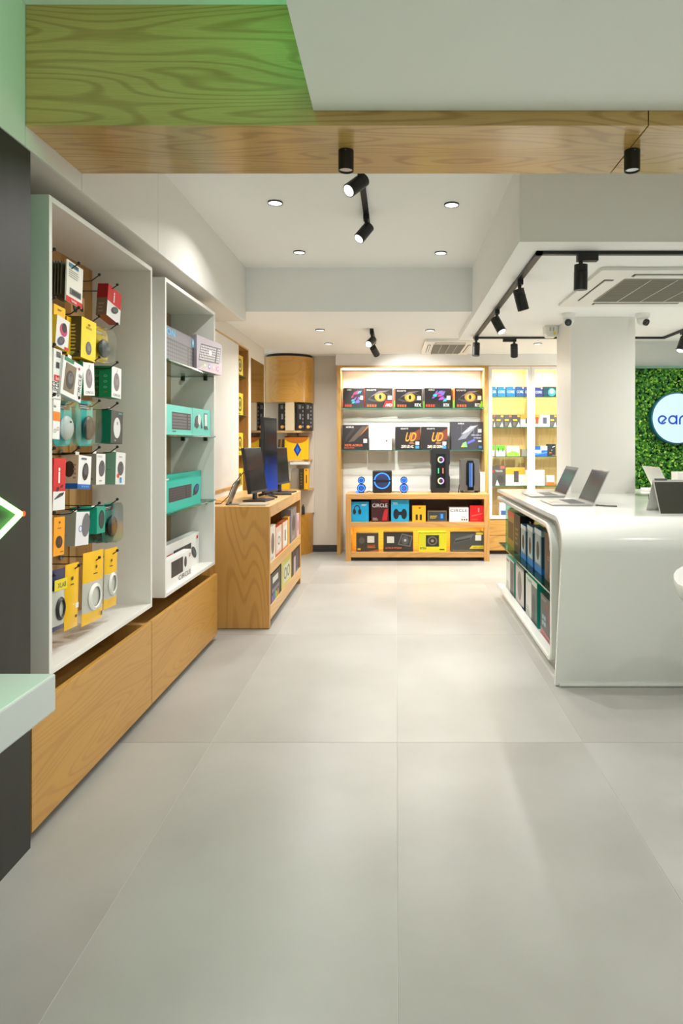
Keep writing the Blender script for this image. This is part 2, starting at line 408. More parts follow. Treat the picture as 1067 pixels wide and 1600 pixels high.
# ================================================================ NEAR LEFT: neon arrow, ledge
neon = thing('neon_arrow', 'glowing white-green neon chevron on the dark wall panel', 'neon sign', (-1.252, 2.2, .9))
ay, az = 2.21, Z(803, 2.21)
for sg in (1, -1):
    MB().tube([(-1.248, ay, az), (-1.248, ay-.55, az+sg*.26)], .0092, 10).build('tube', emit((140, 255, 120), 5), neon, smooth=True)
MB().cyl((-1.26, ay+.006, az), (-1.238, ay+.006, az), .009, n=10).build('end_cap', emit((255, 110, 60), .8), neon)
area(neon, (.03, -.5, az-.9), (0, -PI/2, 0), .4, 2.2, (.4, 1, .5), 'DISK')
tag(bx(-1.262, .3, .685-.115, -1.05, 2.055, .685).build('wall_ledge', mat((196, 204, 202), .3), bevel=.006), 'grey wall ledge with rounded corner below the neon chevron', 'shelf')
# ================================================================ DRAWER UNITS
def drawer_unit(y0, y1, label):
    t = thing('drawer_unit', label, 'cabinet', (-1.44, (y0+y1)/2, 0), 0, 'low oak drawer units')
    bx(-1.655, y0+.01, 0, -1.315, y1-.01, .045).build('plinth', mat((30, 29, 27), .6), t)
    g = .018
    bx(-1.655, y0, .045, -1.287, y0+g, .455).build('side_panel', OAK, t)
    bx(-1.655, y1-g, .045, -1.287, y1, .455).build('side_panel', OAK, t)
    bx(-1.655, y0+g, .045, -1.287, y1-g, .06).build('bottom_panel', OAKY, t)
    bx(-1.655, y0+g, .06, -1.64, y1-g, .455).build('back_panel', OAKY, t)
    bx(-1.64, y0+g, .34, -1.287, y1-g, .352).build('inner_tray', OAKY, t)
    bx(-1.287, y0+.002, .04, -1.265, y1-.002, .468).build('drawer_front', wood('y', (202, 152, 72), (168, 114, 44), .36, 1.5, .8), t, bevel=.0015)
    return t
drawer_unit(2.31, 3.445, 'long oak drawer unit under the frame of hanging mice')
drawer_unit(3.447, 4.71, 'oak drawer unit under the frame of keyboard boxes')
# ================================================================ WHITE DISPLAY FRAMES
FX, FB, FT, FZ0 = -1.30, -1.61, 2.327, .52
def frame(y0, y1, label, backmat):
    t = thing('display_case', label, 'display case', ((FX+FB)/2, (y0+y1)/2, FZ0), 0, 'white wall display frames')
    g = .022
    bx(FB-.04, y0, FZ0, FX, y0+g, FT).build('side_panel', LAM, t, bevel=.0015)
    bx(FB-.04, y1-g, FZ0, FX, y1, FT).build('side_panel', LAM, t, bevel=.0015)
    bx(FB-.04, y0+g, FT-g, FX, y1-g, FT).build('top_panel', LAM, t, bevel=.0015)
    bx(FB-.04, y0+g, FZ0, FX, y1-g, FZ0+g).build('bottom_panel', LAM, t, bevel=.0015)
    bx(FB-.035, y0+g, FZ0+g, FB, y1-g, FT-g).build('back_panel', backmat, t)
    return t
fr1 = frame(2.494, 3.548, 'deep white wall frame full of hanging mice and pouches', wood('z', (196, 146, 78), (160, 108, 50), .4, .8))
fr2 = frame(3.745, 4.777, 'white wall frame with glass shelves of keyboard boxes', wood('z', (176, 150, 108), (150, 122, 82), .4, .8))
for yy in (2.70, 2.90, 3.09, 3.30):
    bx(FB, yy-.03, FZ0+.1, FB+.006, yy+.03, FT-.08).build('back_strip', wood('z', (212, 168, 104), (180, 132, 72), .4), fr1)
for z in (1.87, 1.44, .99):
    s_ = bx(FB, 3.769, z-.010, FX+.012, 4.753, z, m=[0, 0, 1, 1, 1, 1]).build('glass_shelf', [GLASS, GEDGE], fr2)
    for xx in (-1.36, -1.52):
        bx(xx-.012, 4.735, z-.035, xx+.012, 4.7555, z-.010).build('bracket', DARKM, fr2)
        bx(xx-.012, 3.7665, z-.035, xx+.012, 3.787, z-.010).build('bracket', DARKM, fr2)
HC = {1: 2.60, 2: 2.80, 3: 2.994, 4: 3.187}
HZ = {1: 2.151, 2: 1.964, 3: 1.78, 4: 1.584, 5: 1.375, 6: 1.124, 7: .879}
hook_b = None
for c in HC:
    for r in HZ:
        y, z = HC[c], HZ[r]
        if hook_b is None:
            h0 = MB().tube([(-1.603, y, z-.03), (-1.40, y, z-.03), (-1.37, y, z-.027), (-1.338, y, z-.004)], .0026, 6).build('hook', DARKM, fr1, smooth=True)
            hb = MB().ball((-1.335, y, z), .007, .007, .007, 10, 6).build('tip', BLACK, h0, smooth=True)
            hp = MB().cyl((-1.606, y, z-.03), (-1.600, y, z-.03), .018, n=14).build('mount', STEEL, h0, smooth=True)
            hook_b = (h0, hb, hp, y, z)
        else:
            a = hook_b[0].copy(); COL.objects.link(a); a.location = (0, y-hook_b[3], z-hook_b[4])
            for q in hook_b[1:3]:
                b = q.copy(); COL.objects.link(b); b.parent = a
# ================================================================ PRINTED BOXES
TXT = {}
def text_geo(s, bold=.012):
    k = (s, bold)
    if k in TXT: return TXT[k]
    cu = bpy.data.curves.new('lettering', 'FONT'); cu.body = s; cu.offset = bold; cu.resolution_u = 3
    ob = bpy.data.objects.new('lettering', cu)
    me = bpy.data.meshes.new_from_object(ob)
    vs_ = [tuple(v.co) for v in me.vertices]; fs = [tuple(p.vertices) for p in me.polygons]
    bpy.data.objects.remove(ob); bpy.data.curves.remove(cu); bpy.data.meshes.remove(me)
    xs = [v[0] for v in vs_]; ys = [v[1] for v in vs_]
    x0, y0, wd, hh = min(xs), min(ys), max(xs)-min(xs), max(ys)-min(ys)
    TXT[k] = ([((v[0]-x0)/hh, (v[1]-y0)/hh) for v in vs_], fs, wd/hh)
    return TXT[k]
class Print:
    """flat print on one face of a carton; u right, v up, in 0..1"""
    def __init__(s, W, Hh, face, d):
        s.W, s.H, s.face, s.d = W, Hh, face, d; s.mb = MB(); s.tb = MB(); s.tm = []; s.mats = []; s.layer = 0; s.fw = W if face in 'FBT' else d
        s.fh = d if face == 'T' else Hh
    def mi(s, c):
        m = c if isinstance(c, bpy.types.Material) else mat(c, .42)
        if m not in s.mats: s.mats.append(m)
        return s.mats.index(m)
    def pt(s, u, v):
        e = .0006+s.layer*.00022
        a, b = (u-.5)*s.fw, v*s.fh
        if s.face == 'F': return (a, -s.d/2-e, b)
        if s.face == 'L': return (-s.W/2-e, -a, b)
        if s.face == 'R': return (s.W/2+e, a, b)
        if s.face == 'T': return (a, (v-.5)*s.d, s.H+e)
        if s.face == 'B': return (-a, s.d/2+e, b)
    def poly(s, pts, c):
        s.mb.add([s.pt(u, v) for u, v in pts], [tuple(range(len(pts)))], s.mi(c)); s.layer += 1
    def polys(s, lst, c):
        for pts in lst: s.mb.add([s.pt(u, v) for u, v in pts], [tuple(range(len(pts)))], s.mi(c))
        s.layer += 1
    def rect(s, u0, v0, u1, v1, c): s.poly([(u0, v0), (u1, v0), (u1, v1), (u0, v1)], c)
    def ell(s, u, v, ru, rv, c, rot=0, n=18):
        cr, sr = math.cos(math.radians(rot)), math.sin(math.radians(rot)); k = s.fh/s.fw
        s.poly([(u+(ru*math.cos(t)*cr-rv*k*math.sin(t)*sr), v+(ru/k*math.cos(t)*sr+rv*math.sin(t)*cr)) for t in [2*PI*i/n for i in range(n)]], c)
    def ring(s, u, v, ru, rv, th, c, n=20, a0=0, a1=360):
        for i in range(n):
            t0, t1 = math.radians(a0+(a1-a0)*i/n), math.radians(a0+(a1-a0)*(i+1)/n)
            q = [(u+ru*math.cos(t0), v+rv*math.sin(t0)), (u+ru*math.cos(t1), v+rv*math.sin(t1)), (u+ru*(1-th)*math.cos(t1), v+rv*(1-th)*math.sin(t1)), (u+ru*(1-th)*math.cos(t0), v+rv*(1-th)*math.sin(t0))]
            s.mb.add([s.pt(*p) for p in q], [(0, 1, 2, 3)], s.mi(c))
        s.layer += 1
    def mouse(s, u, v, ru, rv, c=(40, 40, 42), rot=0, hi=(90, 90, 94), cable=False):
        s.ell(u, v, ru, rv, c, rot); s.ell(u+ru*.12, v+rv*.2, ru*.62, rv*.6, hi, rot); s.ell(u+ru*.1, v+rv*.5, ru*.1, rv*.18, (20, 20, 20), rot)
        if cable: s.polys([[(u-ru*.06, v+rv), (u+ru*.06, v+rv), (u+ru*.3, min(.98, v+rv*1.4)), (u+ru*.18, min(.98, v+rv*1.4))]], c)
    def kb(s, u0, v0, u1, v1, rows=5, cols=14, slab=(44, 44, 47), key=(84, 84, 88), skew=0.0, rise=0.0, gap=True):
        def P(a, b): return (u0+(u1-u0)*a+skew*b, v0+(v1-v0)*b+rise*a)
        s.poly([P(-.015, -.06), P(1.015, -.06), P(1.015, 1.06), P(-.015, 1.06)], slab)
        ks = []
        for r in range(rows):
            for c in range(cols):
                if gap and c == int(cols*.78): continue
                a, b = (c+.14)/cols, (r+.14)/rows
                ks.append([P(a, b), P(a+.74/cols, b), P(a+.74/cols, b+.7/rows), P(a, b+.7/rows)])
        s.polys(ks, key)
    def text(s, t, u, v, hgt, c, rot=0, bold=.012, fitw=None, slant=0.0):
        vs_, fs, ar = text_geo(t, bold); hm = hgt*s.fh; sx = 1.0
        if fitw:
            wm = fitw*(s.fw if rot == 0 else s.fh); sx = wm/(ar*hm)
        cr, sr = math.cos(math.radians(rot)), math.sin(math.radians(rot)); pts = []
        for a, b in vs_:
            xm, ym = (a*sx+b*slant)*hm, b*hm
            pts.append(s.pt(u+(xm*cr-ym*sr)/s.fw, v+(xm*sr+ym*cr)/s.fh))
        m_ = c if isinstance(c, bpy.types.Material) else mat(c, .42)
        if m_ not in s.tm: s.tm.append(m_)
        s.tb.add(pts, fs, s.tm.index(m_)); s.layer += 1
    def lines(s, u0, v0, u1, v1, n, c):
        st = (v1-v0)/n
        s.polys([[(u0, v0+i*st), (u0+(u1-u0)*random.uniform(.6, 1), v0+i*st), (u0+(u1-u0)*random.uniform(.6, 1), v0+(i+.45)*st), (u0, v0+(i+.45)*st)] for i in range(n)], c)
    def done(s, parent, name='print'):
        if s.mb.f: s.mb.build(name, s.mats, parent, local=True)
        if s.tb.f: s.tb.build('lettering', s.tm, parent, local=True)
CARD = .42
def carton(name, label, cat, wd, d, h, loc, rotz, cols, draw=None, group=None, roll=0, tilt=0, coat=0.0):
    """cardboard box, origin at the middle of its base, front towards local -Y. cols: front colour, or dict F,B,L,R,T"""
    if not isinstance(cols, dict): cols = {'F': cols}
    F_ = cols['F']; ms = []
    def idx(k):
        m = mat(cols.get(k, cols.get('S', F_)), CARD)
        if m not in ms: ms.append(m)
        return ms.index(m)
    mm = [idx('T'), idx('T'), idx('F'), idx('R'), idx('B'), idx('L')]
    o = MB().box(-wd/2, -d/2, 0, wd/2, d/2, h, mm).build(name, ms, None, local=True, loc=loc, rot=(tilt, roll, rotz))
    o.rotation_mode = 'XYZ'
    tag(o, label, cat, group)
    if draw:
        for face, fn in draw.items():
            p = Print(wd, h, face, d); fn(p); p.done(o)
    return o
def lerp(a, b, t): return a+(b-a)*t
# ================================================================ HANGING GOODS IN THE FIRST FRAME
R90 = PI/2
YEL, TEAL, GRN, RED, WHT, ORG = (250, 200, 12), (0, 150, 130), (0, 132, 86), (214, 22, 32), (238, 238, 236), (250, 160, 20)
BRN, GRY, DK = (74, 62, 22), (150, 148, 140), (40, 40, 42)
GH = 'goods on hooks in the white wall frame'
def hang(name, label, cat, pl, pr, yt, yb, xf, d, cols, draw=None, roll=0, row=None, tabc=(230, 230, 228)):
    ya, yb_ = -xf*F/(619-pl), -xf*F/(619-pr); ym = (ya+yb_)/2
    h = (yb-yt)/F*ym
    o = carton(name, label, cat, yb_-ya, d, h, (xf-d/2, ym, Z(yb, ym)), R90, cols, draw, GH, math.radians(roll))
    if row:
        top = HZ[row]-.03-Z(yb, ym)+.012
        if top > h:
            MB().box(-.016, -.0006, h, .016, .0006, top).build('hang_tab', mat(tabc, .4), o, local=True)
    return o
def blister(label, pl, pr, yt, yb, xf, cardc, mousec, row, top=None, deep=.045, hi=None, roll=0):
    ya, yb_ = -xf*F/(619-pl), -xf*F/(619-pr); ym = (ya+yb_)/2; wd = yb_-ya; h = (yb-yt)/F*ym
    rr = .28*wd
    def rrect(w_, h_, z0, r): return arc(w_/2-r, z0+h_-r, r, 0, 90, 5)+arc(-w_/2+r, z0+h_-r, r, 90, 180, 5)+arc(-w_/2+r, z0+r, r, 180, 270, 5)+arc(w_/2-r, z0+r, r, 270, 360, 5)
    o = MB().prism(rrect(wd, h, 0, rr), 'y', -.0015, .0015).build('blister_pack', mat(cardc, .4), None, local=True, loc=(xf-deep, ym, Z(yb, ym)), rot=(0, math.radians(roll), R90))
    tag(o, label, 'packaged mouse', GH)
    out = rrect(wd*.96, h*.98, h*.01, rr); inn = rrect(wd*.93, h*.95, h*.025, rr*.96)
    MB().strip(out, inn, 'y', -deep, -.0016).build('clear_rim', PLASTIC, o, local=True, smooth=True)
    MB().prism(inn, 'y', -deep*.99, -deep*.96).build('clear_front', PLASTIC, o, local=True)
    m = MB().ball((0, -deep*.42, h*.40), wd*.33, deep*.40, h*.27, 16, 10).build('mouse', mat(mousec, .35), o, local=True, smooth=True)
    MB().cyl((0, -deep*.80, h*.53), (0, -deep*.84, h*.53), .005, n=10).build('scroll_wheel', mat((25, 25, 25), .4), m, local=True)
    p = Print(wd, h, 'F', .003); p.rect(.12, .80, .88, .93, top or (30, 60, 60)); p.lines(.2, .83, .75, .91, 2, WHT); p.done(o)
    return o
XF = -1.365
# row 1
for i in range(5):
    xi = -1.386-.0125*(4-i)
    hang('memory_card_pack', 'dark clear memory card pack behind the white red card, %s from the back' % ('first', 'second', 'third', 'fourth', 'fifth')[i], 'packaging', 619+xi*F/2.752, 619+xi*F/2.885, 414, 466, xi, .004, {'F': (88, 80, 62)}, {'L': lambda p: None, 'F': lambda p: p.rect(.1, .5, .9, .95, (60, 52, 44))}, roll=3, row=1)
def d_card(p):
    p.rect(0, 0, 1, .13, RED); p.lines(.1, .62, .9, .82, 4, GRY); p.rect(.1, .86, .7, .96, (60, 130, 160)); p.rect(.2, .2, .9, .36, (120, 122, 120)); p.rect(.3, .22, .85, .33, (60, 60, 60)); p.text('SanDisk', .3, .03, .06, WHT)
    p.rect(.35, .9, .65, .95, (50, 40, 40))
hang('memory_card_pack', 'white and red card pack with usb adapter in the top row', 'packaging', 103, 128, 410, 478, XF, .006, {'F': (236, 232, 222)}, d_card, row=1) if False else None
hang('memory_card_pack', 'white and red card pack with usb adapter in the top row', 'packaging', 103, 128, 412, 476, XF, .006, (236, 232, 222), {'F': d_card}, 4, 1)
def d_i(p):
    p.rect(0, 0, 1, .48, WHT); p.text('i', .42, .55, .33, WHT, bold=.03); p.mouse(.55, .33, .28, .11, DK, 20)
hang('mouse_box', 'tilted red and white mouse box with letter i hanging top right', 'box', 166, 187, 450, 500, -1.36, .05, {'F': RED, 'S': (150, 20, 26), 'L': (120, 96, 76)}, {'F': d_i, 'L': lambda p: (p.rect(0, .55, 1, 1, (150, 14, 22)), p.lines(.2, .1, .8, .45, 3, (150, 130, 110)))}, 9, 1)
def d_ear(p):
    p.ell(.3, .45, .18, .25, (50, 50, 52)); p.ell(.7, .6, .14, .3, (60, 60, 62), 40); p.ell(.3, .45, .1, .14, (120, 120, 122))
hang('earphone_box', 'tan box with dark ear buds behind the top row', 'box', 111, 132, 462, 497, -1.50, .03, (226, 178, 116), {'F': d_ear}, 0)
# row 2
def d_ym(p): p.mouse(.5, .5, .2, .16, (60, 60, 60), 0, (110, 110, 110)); p.lines(.3, .85, .7, .92, 2, (90, 70, 10))
hang('mouse_box', 'slim yellow card box with grey mouse at the left of row two', 'box', 83, 101, 478, 532, -1.355, .018, {'F': (250, 192, 20), 'S': (200, 150, 12)}, {'F': d_ym}, 3, 2)
def d_pk(p): p.ell(.55, .62, .3, .22, (200, 60, 110)); p.ell(.6, .7, .2, .16, (30, 30, 40)); p.mouse(.4, .22, .3, .14, (50, 60, 90), 25); p.rect(.7, 0, 1, .1, RED)
hang('mouse_box', 'white and pink mouse box hanging below the slim yellow box', 'box', 86, 106, 496, 544, -1.335, .02, {'F': (236, 232, 228), 'S': (225, 180, 20)}, {'F': d_pk}, 8)
def d_yd(p): p.lines(.25, .1, .7, .85, 9, (190, 170, 90)); p.ell(.4, .08, .12, .03, (120, 160, 40))
def d_yf(p): p.mouse(.5, .28, .2, .17, (70, 70, 72), -12, (110, 110, 112)); p.ell(.5, .86, .08, .03, (120, 90, 10)); p.lines(.3, .76, .75, .82, 2, (150, 120, 10))
hang('mouse_box', 'dark brown and yellow mouse box half hidden at the middle of row two', 'box', 104, 126, 498, 556, -1.40, .065, {'F': YEL, 'S': BRN, 'T': YEL}, {'L': d_yd, 'F': d_yf}, 0, 2)
hang('mouse_box', 'bright yellow mouse box with dark brown side in row two', 'box', 126, 149, 499, 562, -1.355, .065, {'F': (252, 214, 10), 'S': BRN, 'T': YEL}, {'L': d_yd, 'F': d_yf}, 3, 2)
hang('mouse_box', 'dark yellow box hanging behind the yellow blister pack', 'box', 146, 165, 511, 560, -1.45, .05, {'F': YEL, 'S': (120, 92, 16)}, {'L': d_yd})
blister('yellow blister pack with dark grey mouse at right of row two', 159, 183, 513, 566, -1.355, (246, 196, 10), (86, 90, 94), 2, (200, 150, 0))
# row 3
def d_sup(p): p.text('SUPER', .72, .06, .28, (60, 60, 60), 90, fitw=.30); p.rect(.1, .36, .9, .48, RED); p.text('link', .3, .38, .07, WHT); p.rect(.3, .62, .7, .74, (60, 60, 62)); p.rect(.3, .84, .8, .95, (90, 90, 92))
hang('adapter_box', 'white upright box with red band and lettering at left edge of row three', 'box', 82, 95, 545, 624, -1.345, .03, WHT, {'F': d_sup}, 3)
def d_win(p):
    p.poly([(.1, .12), (.62, .12), (.66, .86), (.14, .86)], (120, 104, 80)); p.mouse(.38, .45, .2, .25, (44, 44, 46), -10); p.rect(.05, .9, .5, 1, GRN); p.text('CIRCLE', .94, .12, .16, (50, 50, 50), 90, fitw=.62, bold=0); p.rect(.74, .84, .82, .9, RED)
hang('mouse_box', 'tilted white window box with black mouse in row three', 'box', 94, 126, 562, 622, -1.335, .04, {'F': WHT, 'S': (222, 222, 218)}, {'F': d_win}, 10, 3)
def d_cm(p): p.mouse(.5, .52, .3, .30, (122, 112, 118), 0, (140, 130, 136), True); p.text('CIRCLE', .16, .06, .07, (70, 70, 70), fitw=.7, bold=0)
def d_cs(p): [p.ring(.5, v, .14, .035, .3, (150, 210, 180), 12) for v in (.68, .5, .32)]; p.rect(.4, .14, .6, .18, (190, 70, 40))
hang('mouse_box', 'green sided white mouse box beside the tilted window box', 'box', 131, 148, 567, 618, XF, .06, {'F': WHT, 'S': GRN}, {'F': d_cm, 'L': d_cs}, -3, 3)
hang('mouse_box', 'green mouse box hanging behind the rightmost box of row three', 'box', 160, 172, 573, 621, -1.47, .055, {'F': WHT, 'S': GRN}, {'L': d_cs})
hang('mouse_box', 'green sided white mouse box at the right end of row three', 'box', 174, 189, 574, 622, XF, .06, {'F': WHT, 'S': (0, 140, 90)}, {'F': d_cm, 'L': d_cs}, 2, 3)
# row 4
def d_or(p): p.rect(0, .45, 1, .68, (252, 130, 14)); p.text('E', .35, .78, .1, (60, 60, 60), 90); p.ring(.3, .2, .18, .05, .3, GRY, 12); p.ring(.7, .26, .16, .05, .3, GRY, 12)
hang('charger_box', 'white box with orange band at the left edge of row four', 'box', 82, 93, 623, 686, -1.345, .03, WHT, {'F': d_or}, 3)
blister('clear blister pack with white mouse on teal card in row four', 99, 128, 626, 697, -1.34, (40, 190, 190), (226, 226, 226), 4, (30, 50, 60))
blister('clear blister pack with black mouse hidden between two others in row four', 128, 146, 632, 695, -1.43, (20, 150, 140), (30, 30, 32), 4)
blister('clear blister pack with black and grey mouse on teal card in row four', 135, 160, 626, 697, -1.34, (40, 196, 190), (44, 46, 48), 4)
def d_bm(p): p.ell(.5, .48, .3, .32, (226, 226, 226)); p.ell(.52, .62, .06, .06, (150, 150, 150)); p.text('logi', .3, .06, .06, WHT); p.rect(.6, .9, .9, .96, (90, 150, 150))
hang('mouse_box', 'dark green box with black front and white mouse picture at right of row four', 'box', 173, 191, 642, 693, XF, .075, {'F': (64, 66, 68), 'S': (0, 112, 84)}, {'F': d_bm}, 3, 4)
# row 5
def d_i2(p): p.rect(0, 0, 1, .36, WHT); p.text('i', .38, .52, .3, WHT, bold=.03); p.ell(.7, .46, .1, .03, DK, 20); p.ell(.35, .40, .12, .04, DK, 30); p.poly([(.1, .2), (.8, .28), (.9, .34), (.5, .32), (.1, .22)], (60, 60, 62))
hang('earphone_box', 'tall red and white box with letter i at the left of row five', 'box', 82, 101, 716, 797, -1.345, .02, {'F': RED, 'S': (170, 20, 28)}, {'F': d_i2}, 3)
def d_bl(p): p.rect(0, 0, 1, .14, (0, 100, 190)); p.mouse(.55, .52, .24, .27, (40, 42, 46), -12); p.polys([[(.3+.15*i, .05), (.38+.15*i, .05), (.38+.15*i, .10), (.3+.15*i, .10)] for i in range(4)], (120, 180, 240)); p.rect(.2, .88, .6, .93, (90, 100, 120))
def d_bs(p): p.rect(0, 0, 1, .16, (0, 84, 166)); p.ell(.45, .58, .32, .24, (62, 44, 36), 0); p.lines(.7, .3, .9, .8, 4, (160, 120, 100))
hang('mouse_box', 'white mouse box with blue base and beige side in row five', 'box', 121, 141, 712, 764, -1.34, .07, {'F': WHT, 'S': (206, 178, 152)}, {'F': d_bl, 'L': d_bs}, 5, 5)
def d_gm(p): p.mouse(.6, .52, .34, .27, (96, 92, 98), -12); p.text('CIRCLE', .1, .88, .06, GRY, fitw=.5, bold=0); p.rect(.3, .1, .6, .14, GRY)
def d_gs(p): p.text('WIRELESS', .6, .5, .3, (90, 88, 84), 90, fitw=.4, bold=0); p.rect(.2, .15, .4, .22, (110, 108, 104)); p.rect(.55, .15, .75, .22, (110, 108, 104))
hang('mouse_box', 'grey sided white mouse box in the middle of row five', 'box', 150, 164, 709, 757, XF, .06, {'F': WHT, 'S': (150, 148, 138)}, {'F': d_gm, 'L': d_gs}, 2, 5)
def d_pm(p): p.mouse(.5, .5, .32, .22, (88, 90, 94), 20); p.ell(.25, .27, .12, .07, (220, 80, 40)); p.rect(.42, .05, .62, .22, (60, 160, 220)); p.lines(.3, .85, .7, .9, 1, GRY)
hang('mouse_box', 'pale green sided white mouse box at the right end of row five', 'box', 180, 195, 707, 757, XF, .065, {'F': WHT, 'S': (124, 168, 146)}, {'F': d_pm, 'L': lambda p: p.lines(.3, .45, .8, .5, 1, (90, 140, 116))}, 4, 5)
# row 6
def d_om(p): p.mouse(.5, .35, .32, .16, (60, 36, 28), -15, (86, 56, 44)); p.ell(.5, .86, .08, .03, (140, 90, 10)); p.lines(.3, .7, .75, .75, 1, (150, 100, 10)); p.rect(.6, .08, .9, .1, (150, 100, 10))
hang('mouse_box', 'orange box with dark mouse picture at the left of row six', 'box', 83, 100, 808, 868, -1.34, .02, {'F': (252, 166, 22), 'S': (200, 120, 10)}, {'F': d_om}, 3)
def d_gw(p): p.ell(.75, .6, .3, .36, (110, 110, 118), -10); p.ring(.35, .5, .14, .1, .25, (90, 120, 190), 14)
hang('mouse_box', 'grey sided white mouse box at the left of row six', 'box', 117, 138, 800, 852, -1.345, .07, {'F': (232, 232, 236), 'S': (148, 148, 136)}, {'F': d_gw, 'L': lambda p: p.lines(.3, .3, .5, .34, 1, (120, 120, 110))}, 5, 6)
def d_te(p): p.ell(.55, .52, .34, .36, (30, 44, 46)); p.ell(.55, .52, .24, .28, (50, 64, 66))
hang('mouse_box', 'teal mouse box with black picture in the middle of row six', 'box', 151, 164, 792, 833, -1.355, .075, {'F': (0, 160, 136), 'S': (0, 172, 146)}, {'F': d_te, 'L': lambda p: p.text('M170', .62, .34, .18, (0, 70, 60), 90, fitw=.34)}, 2, 6)
hang('mouse_box', 'plain teal mouse box hanging behind the others in row six', 'box', 132, 148, 792, 846, -1.46, .07, (0, 150, 130), None, 0)
blister('teal blister pack with black mouse at the left of three in row six', 151, 166, 802, 848, -1.40, (0, 150, 130), (30, 30, 32), 6)
blister('teal blister pack with black mouse between two others in row six', 163, 178, 794, 848, -1.385, (0, 150, 134), (28, 28, 30), 6)
blister('teal blister pack with black mouse at the right end of row six', 174, 193, 785, 847, -1.355, (0, 156, 138), (40, 40, 42), 6)
# row 7: pouches
def pouch(label, pl, pr, yt, yb, xf, top, win=None, cable=None, extra=None, bot=None):
    ya, yb_ = -xf*F/(619-pl), -xf*F/(619-pr); ym = (ya+yb_)/2; wd = yb_-ya; h = (yb-yt)/F*ym
    b = MB(); nu, nv = 8, 12; d = .022
    rnd = random.Random(int(pl))
    for sgn in (-1, 1):
        vs_ = []
        for j in range(nv+1):
            for i in range(nu+1):
                u, v = i/nu, j/nv
                bul = (math.sin(PI*u)*min(1, v*5)*min(1, (1-v)*2.6))**.6 if 0 < u < 1 and 0 < v < 1 else 0
                vs_.append(((u-.5)*wd, sgn*(.0008+d*.5*bul*(1+.12*rnd.uniform(-1, 1))), v*h))
        fs, ms = [], []
        for j in range(nv):
            for i in range(nu):
                q = (j*(nu+1)+i, j*(nu+1)+i+1, (j+1)*(nu+1)+i+1, (j+1)*(nu+1)+i)
                fs.append(q if sgn < 0 else q[::-1])
                v = (j+.5)/nv
                ms.append(1 if win and win[0] < v < win[1] and sgn < 0 else (2 if bot and v < bot[0] else 0))
        b.add(vs_, fs, ms)
    mats = [mat(top, .35), mat((196, 196, 188), .25), mat(bot[1], .35) if bot else mat(top, .35)]
    o = b.build('cable_pouch', mats, None, local=True, loc=(xf-.012, ym, Z(yb, ym)), rot=(0, math.radians(3), R90), smooth=True)
    tag(o, label, 'packaged cable', GH)
    if cable:
        cv = (win[0]+win[1])/2
        for k in range(3):
            pts = [((.30-.03*k)*wd*math.cos(t), -.013-.002*k, h*cv+(.18-.015*k)*h*math.sin(t)) for t in [2*PI*i/20 for i in range(20)]]
            MB().tube(pts, .0035, 6, closed=True).build('cable', mat(cable, .4), o, local=True, smooth=True)
    p = Print(wd, h, 'F', .022)
    if extra: extra(p)
    p.done(o)
    return o
pouch('clear pouch of black cable with navy and yellow header in the bottom row', 83, 104, 890, 985, -1.345, (40, 46, 90), (.05, .66), (36, 38, 38), lambda p: (p.rect(.02, .66, .98, .84, (236, 214, 30)), p.text('XLAB', .25, .70, .08, (40, 40, 40))))
pouch('solid yellow cable pouch in the bottom row', 104, 125, 881, 982, -1.345, (246, 192, 14), None, None, lambda p: (p.rect(.45, .3, .85, .38, WHT), p.ell(.35, .78, .07, .03, DK), p.lines(.2, .68, .6, .72, 1, DK), p.rect(.6, .16, .75, .2, (80, 70, 20))))
pouch('large yellow pouch with coiled white cable in the bottom row', 131, 163, 862, 972, -1.345, (248, 194, 18), (.16, .56), (236, 236, 232), lambda p: (p.ell(.55, .78, .04, .025, DK), p.lines(.4, .68, .7, .72, 1, (120, 90, 10)), p.rect(.8, .06, .88, .12, (120, 90, 10))), (.16, (248, 194, 18)))
pouch('yellow pouch with coiled white cable at the right end of the bottom row', 165, 185, 857, 949, -1.35, (248, 194, 18), (.2, .6), (232, 232, 228), lambda p: (p.ell(.4, .8, .05, .025, DK), p.lines(.25, .7, .6, .74, 1, (120, 90, 10))), (.2, (248, 194, 18)))
# ================================================================ KEYBOARD BOXES IN THE SECOND FRAME
GK = 'keyboard boxes on the glass shelves'
def kbox(label, y0, y1, xf, d, z, h, cols, draw, rot=0):
    return carton('keyboard_box', label, 'box', y1-y0, d, h, (xf-d/2, (y0+y1)/2, z), R90+math.radians(rot), cols, {'F': draw}, GK)
def d_on(p):
    p.kb(.02, .04, .98, .62, 5, 15, (58, 58, 64), (96, 96, 104), 0, .0); p.text('ON', .03, .74, .2, (40, 170, 220), bold=.02, fitw=.27); p.rect(.91, .70, .985, .96, (120, 190, 220)); p.ell(.948, .84, .02, .06, WHT)
kbox('grey keyboard box with blue lettering on the top glass shelf', 3.775, 4.31, -1.308, .05, 1.87, .195, {'F': (104, 102, 112), 'S': (70, 70, 78)}, d_on)
def d_pkb(p):
    p.poly([(0, 0), (1, 0), (1, .4), (.3, .22)], (206, 186, 196)); p.kb(.08, .30, .86, .76, 6, 13, (60, 58, 62), (206, 200, 206), .08, .06); p.rect(.46, .52, .56, .66, WHT)
    for k, c in enumerate(((170, 200, 90), (90, 130, 220), (240, 190, 210), (236, 120, 200))): p.ell(.30+.17*k, .17, .05, .075, c); p.ell(.30+.17*k, .17, .03, .045, (236, 232, 236))
kbox('pinkish grey box with backlit keyboard overhanging the top glass shelf', 4.30, 4.745, -1.265, .04, 1.87, .222, {'F': (176, 166, 176), 'S': (150, 140, 150)}, d_pkb, -6)
TQ = (110, 214, 200)
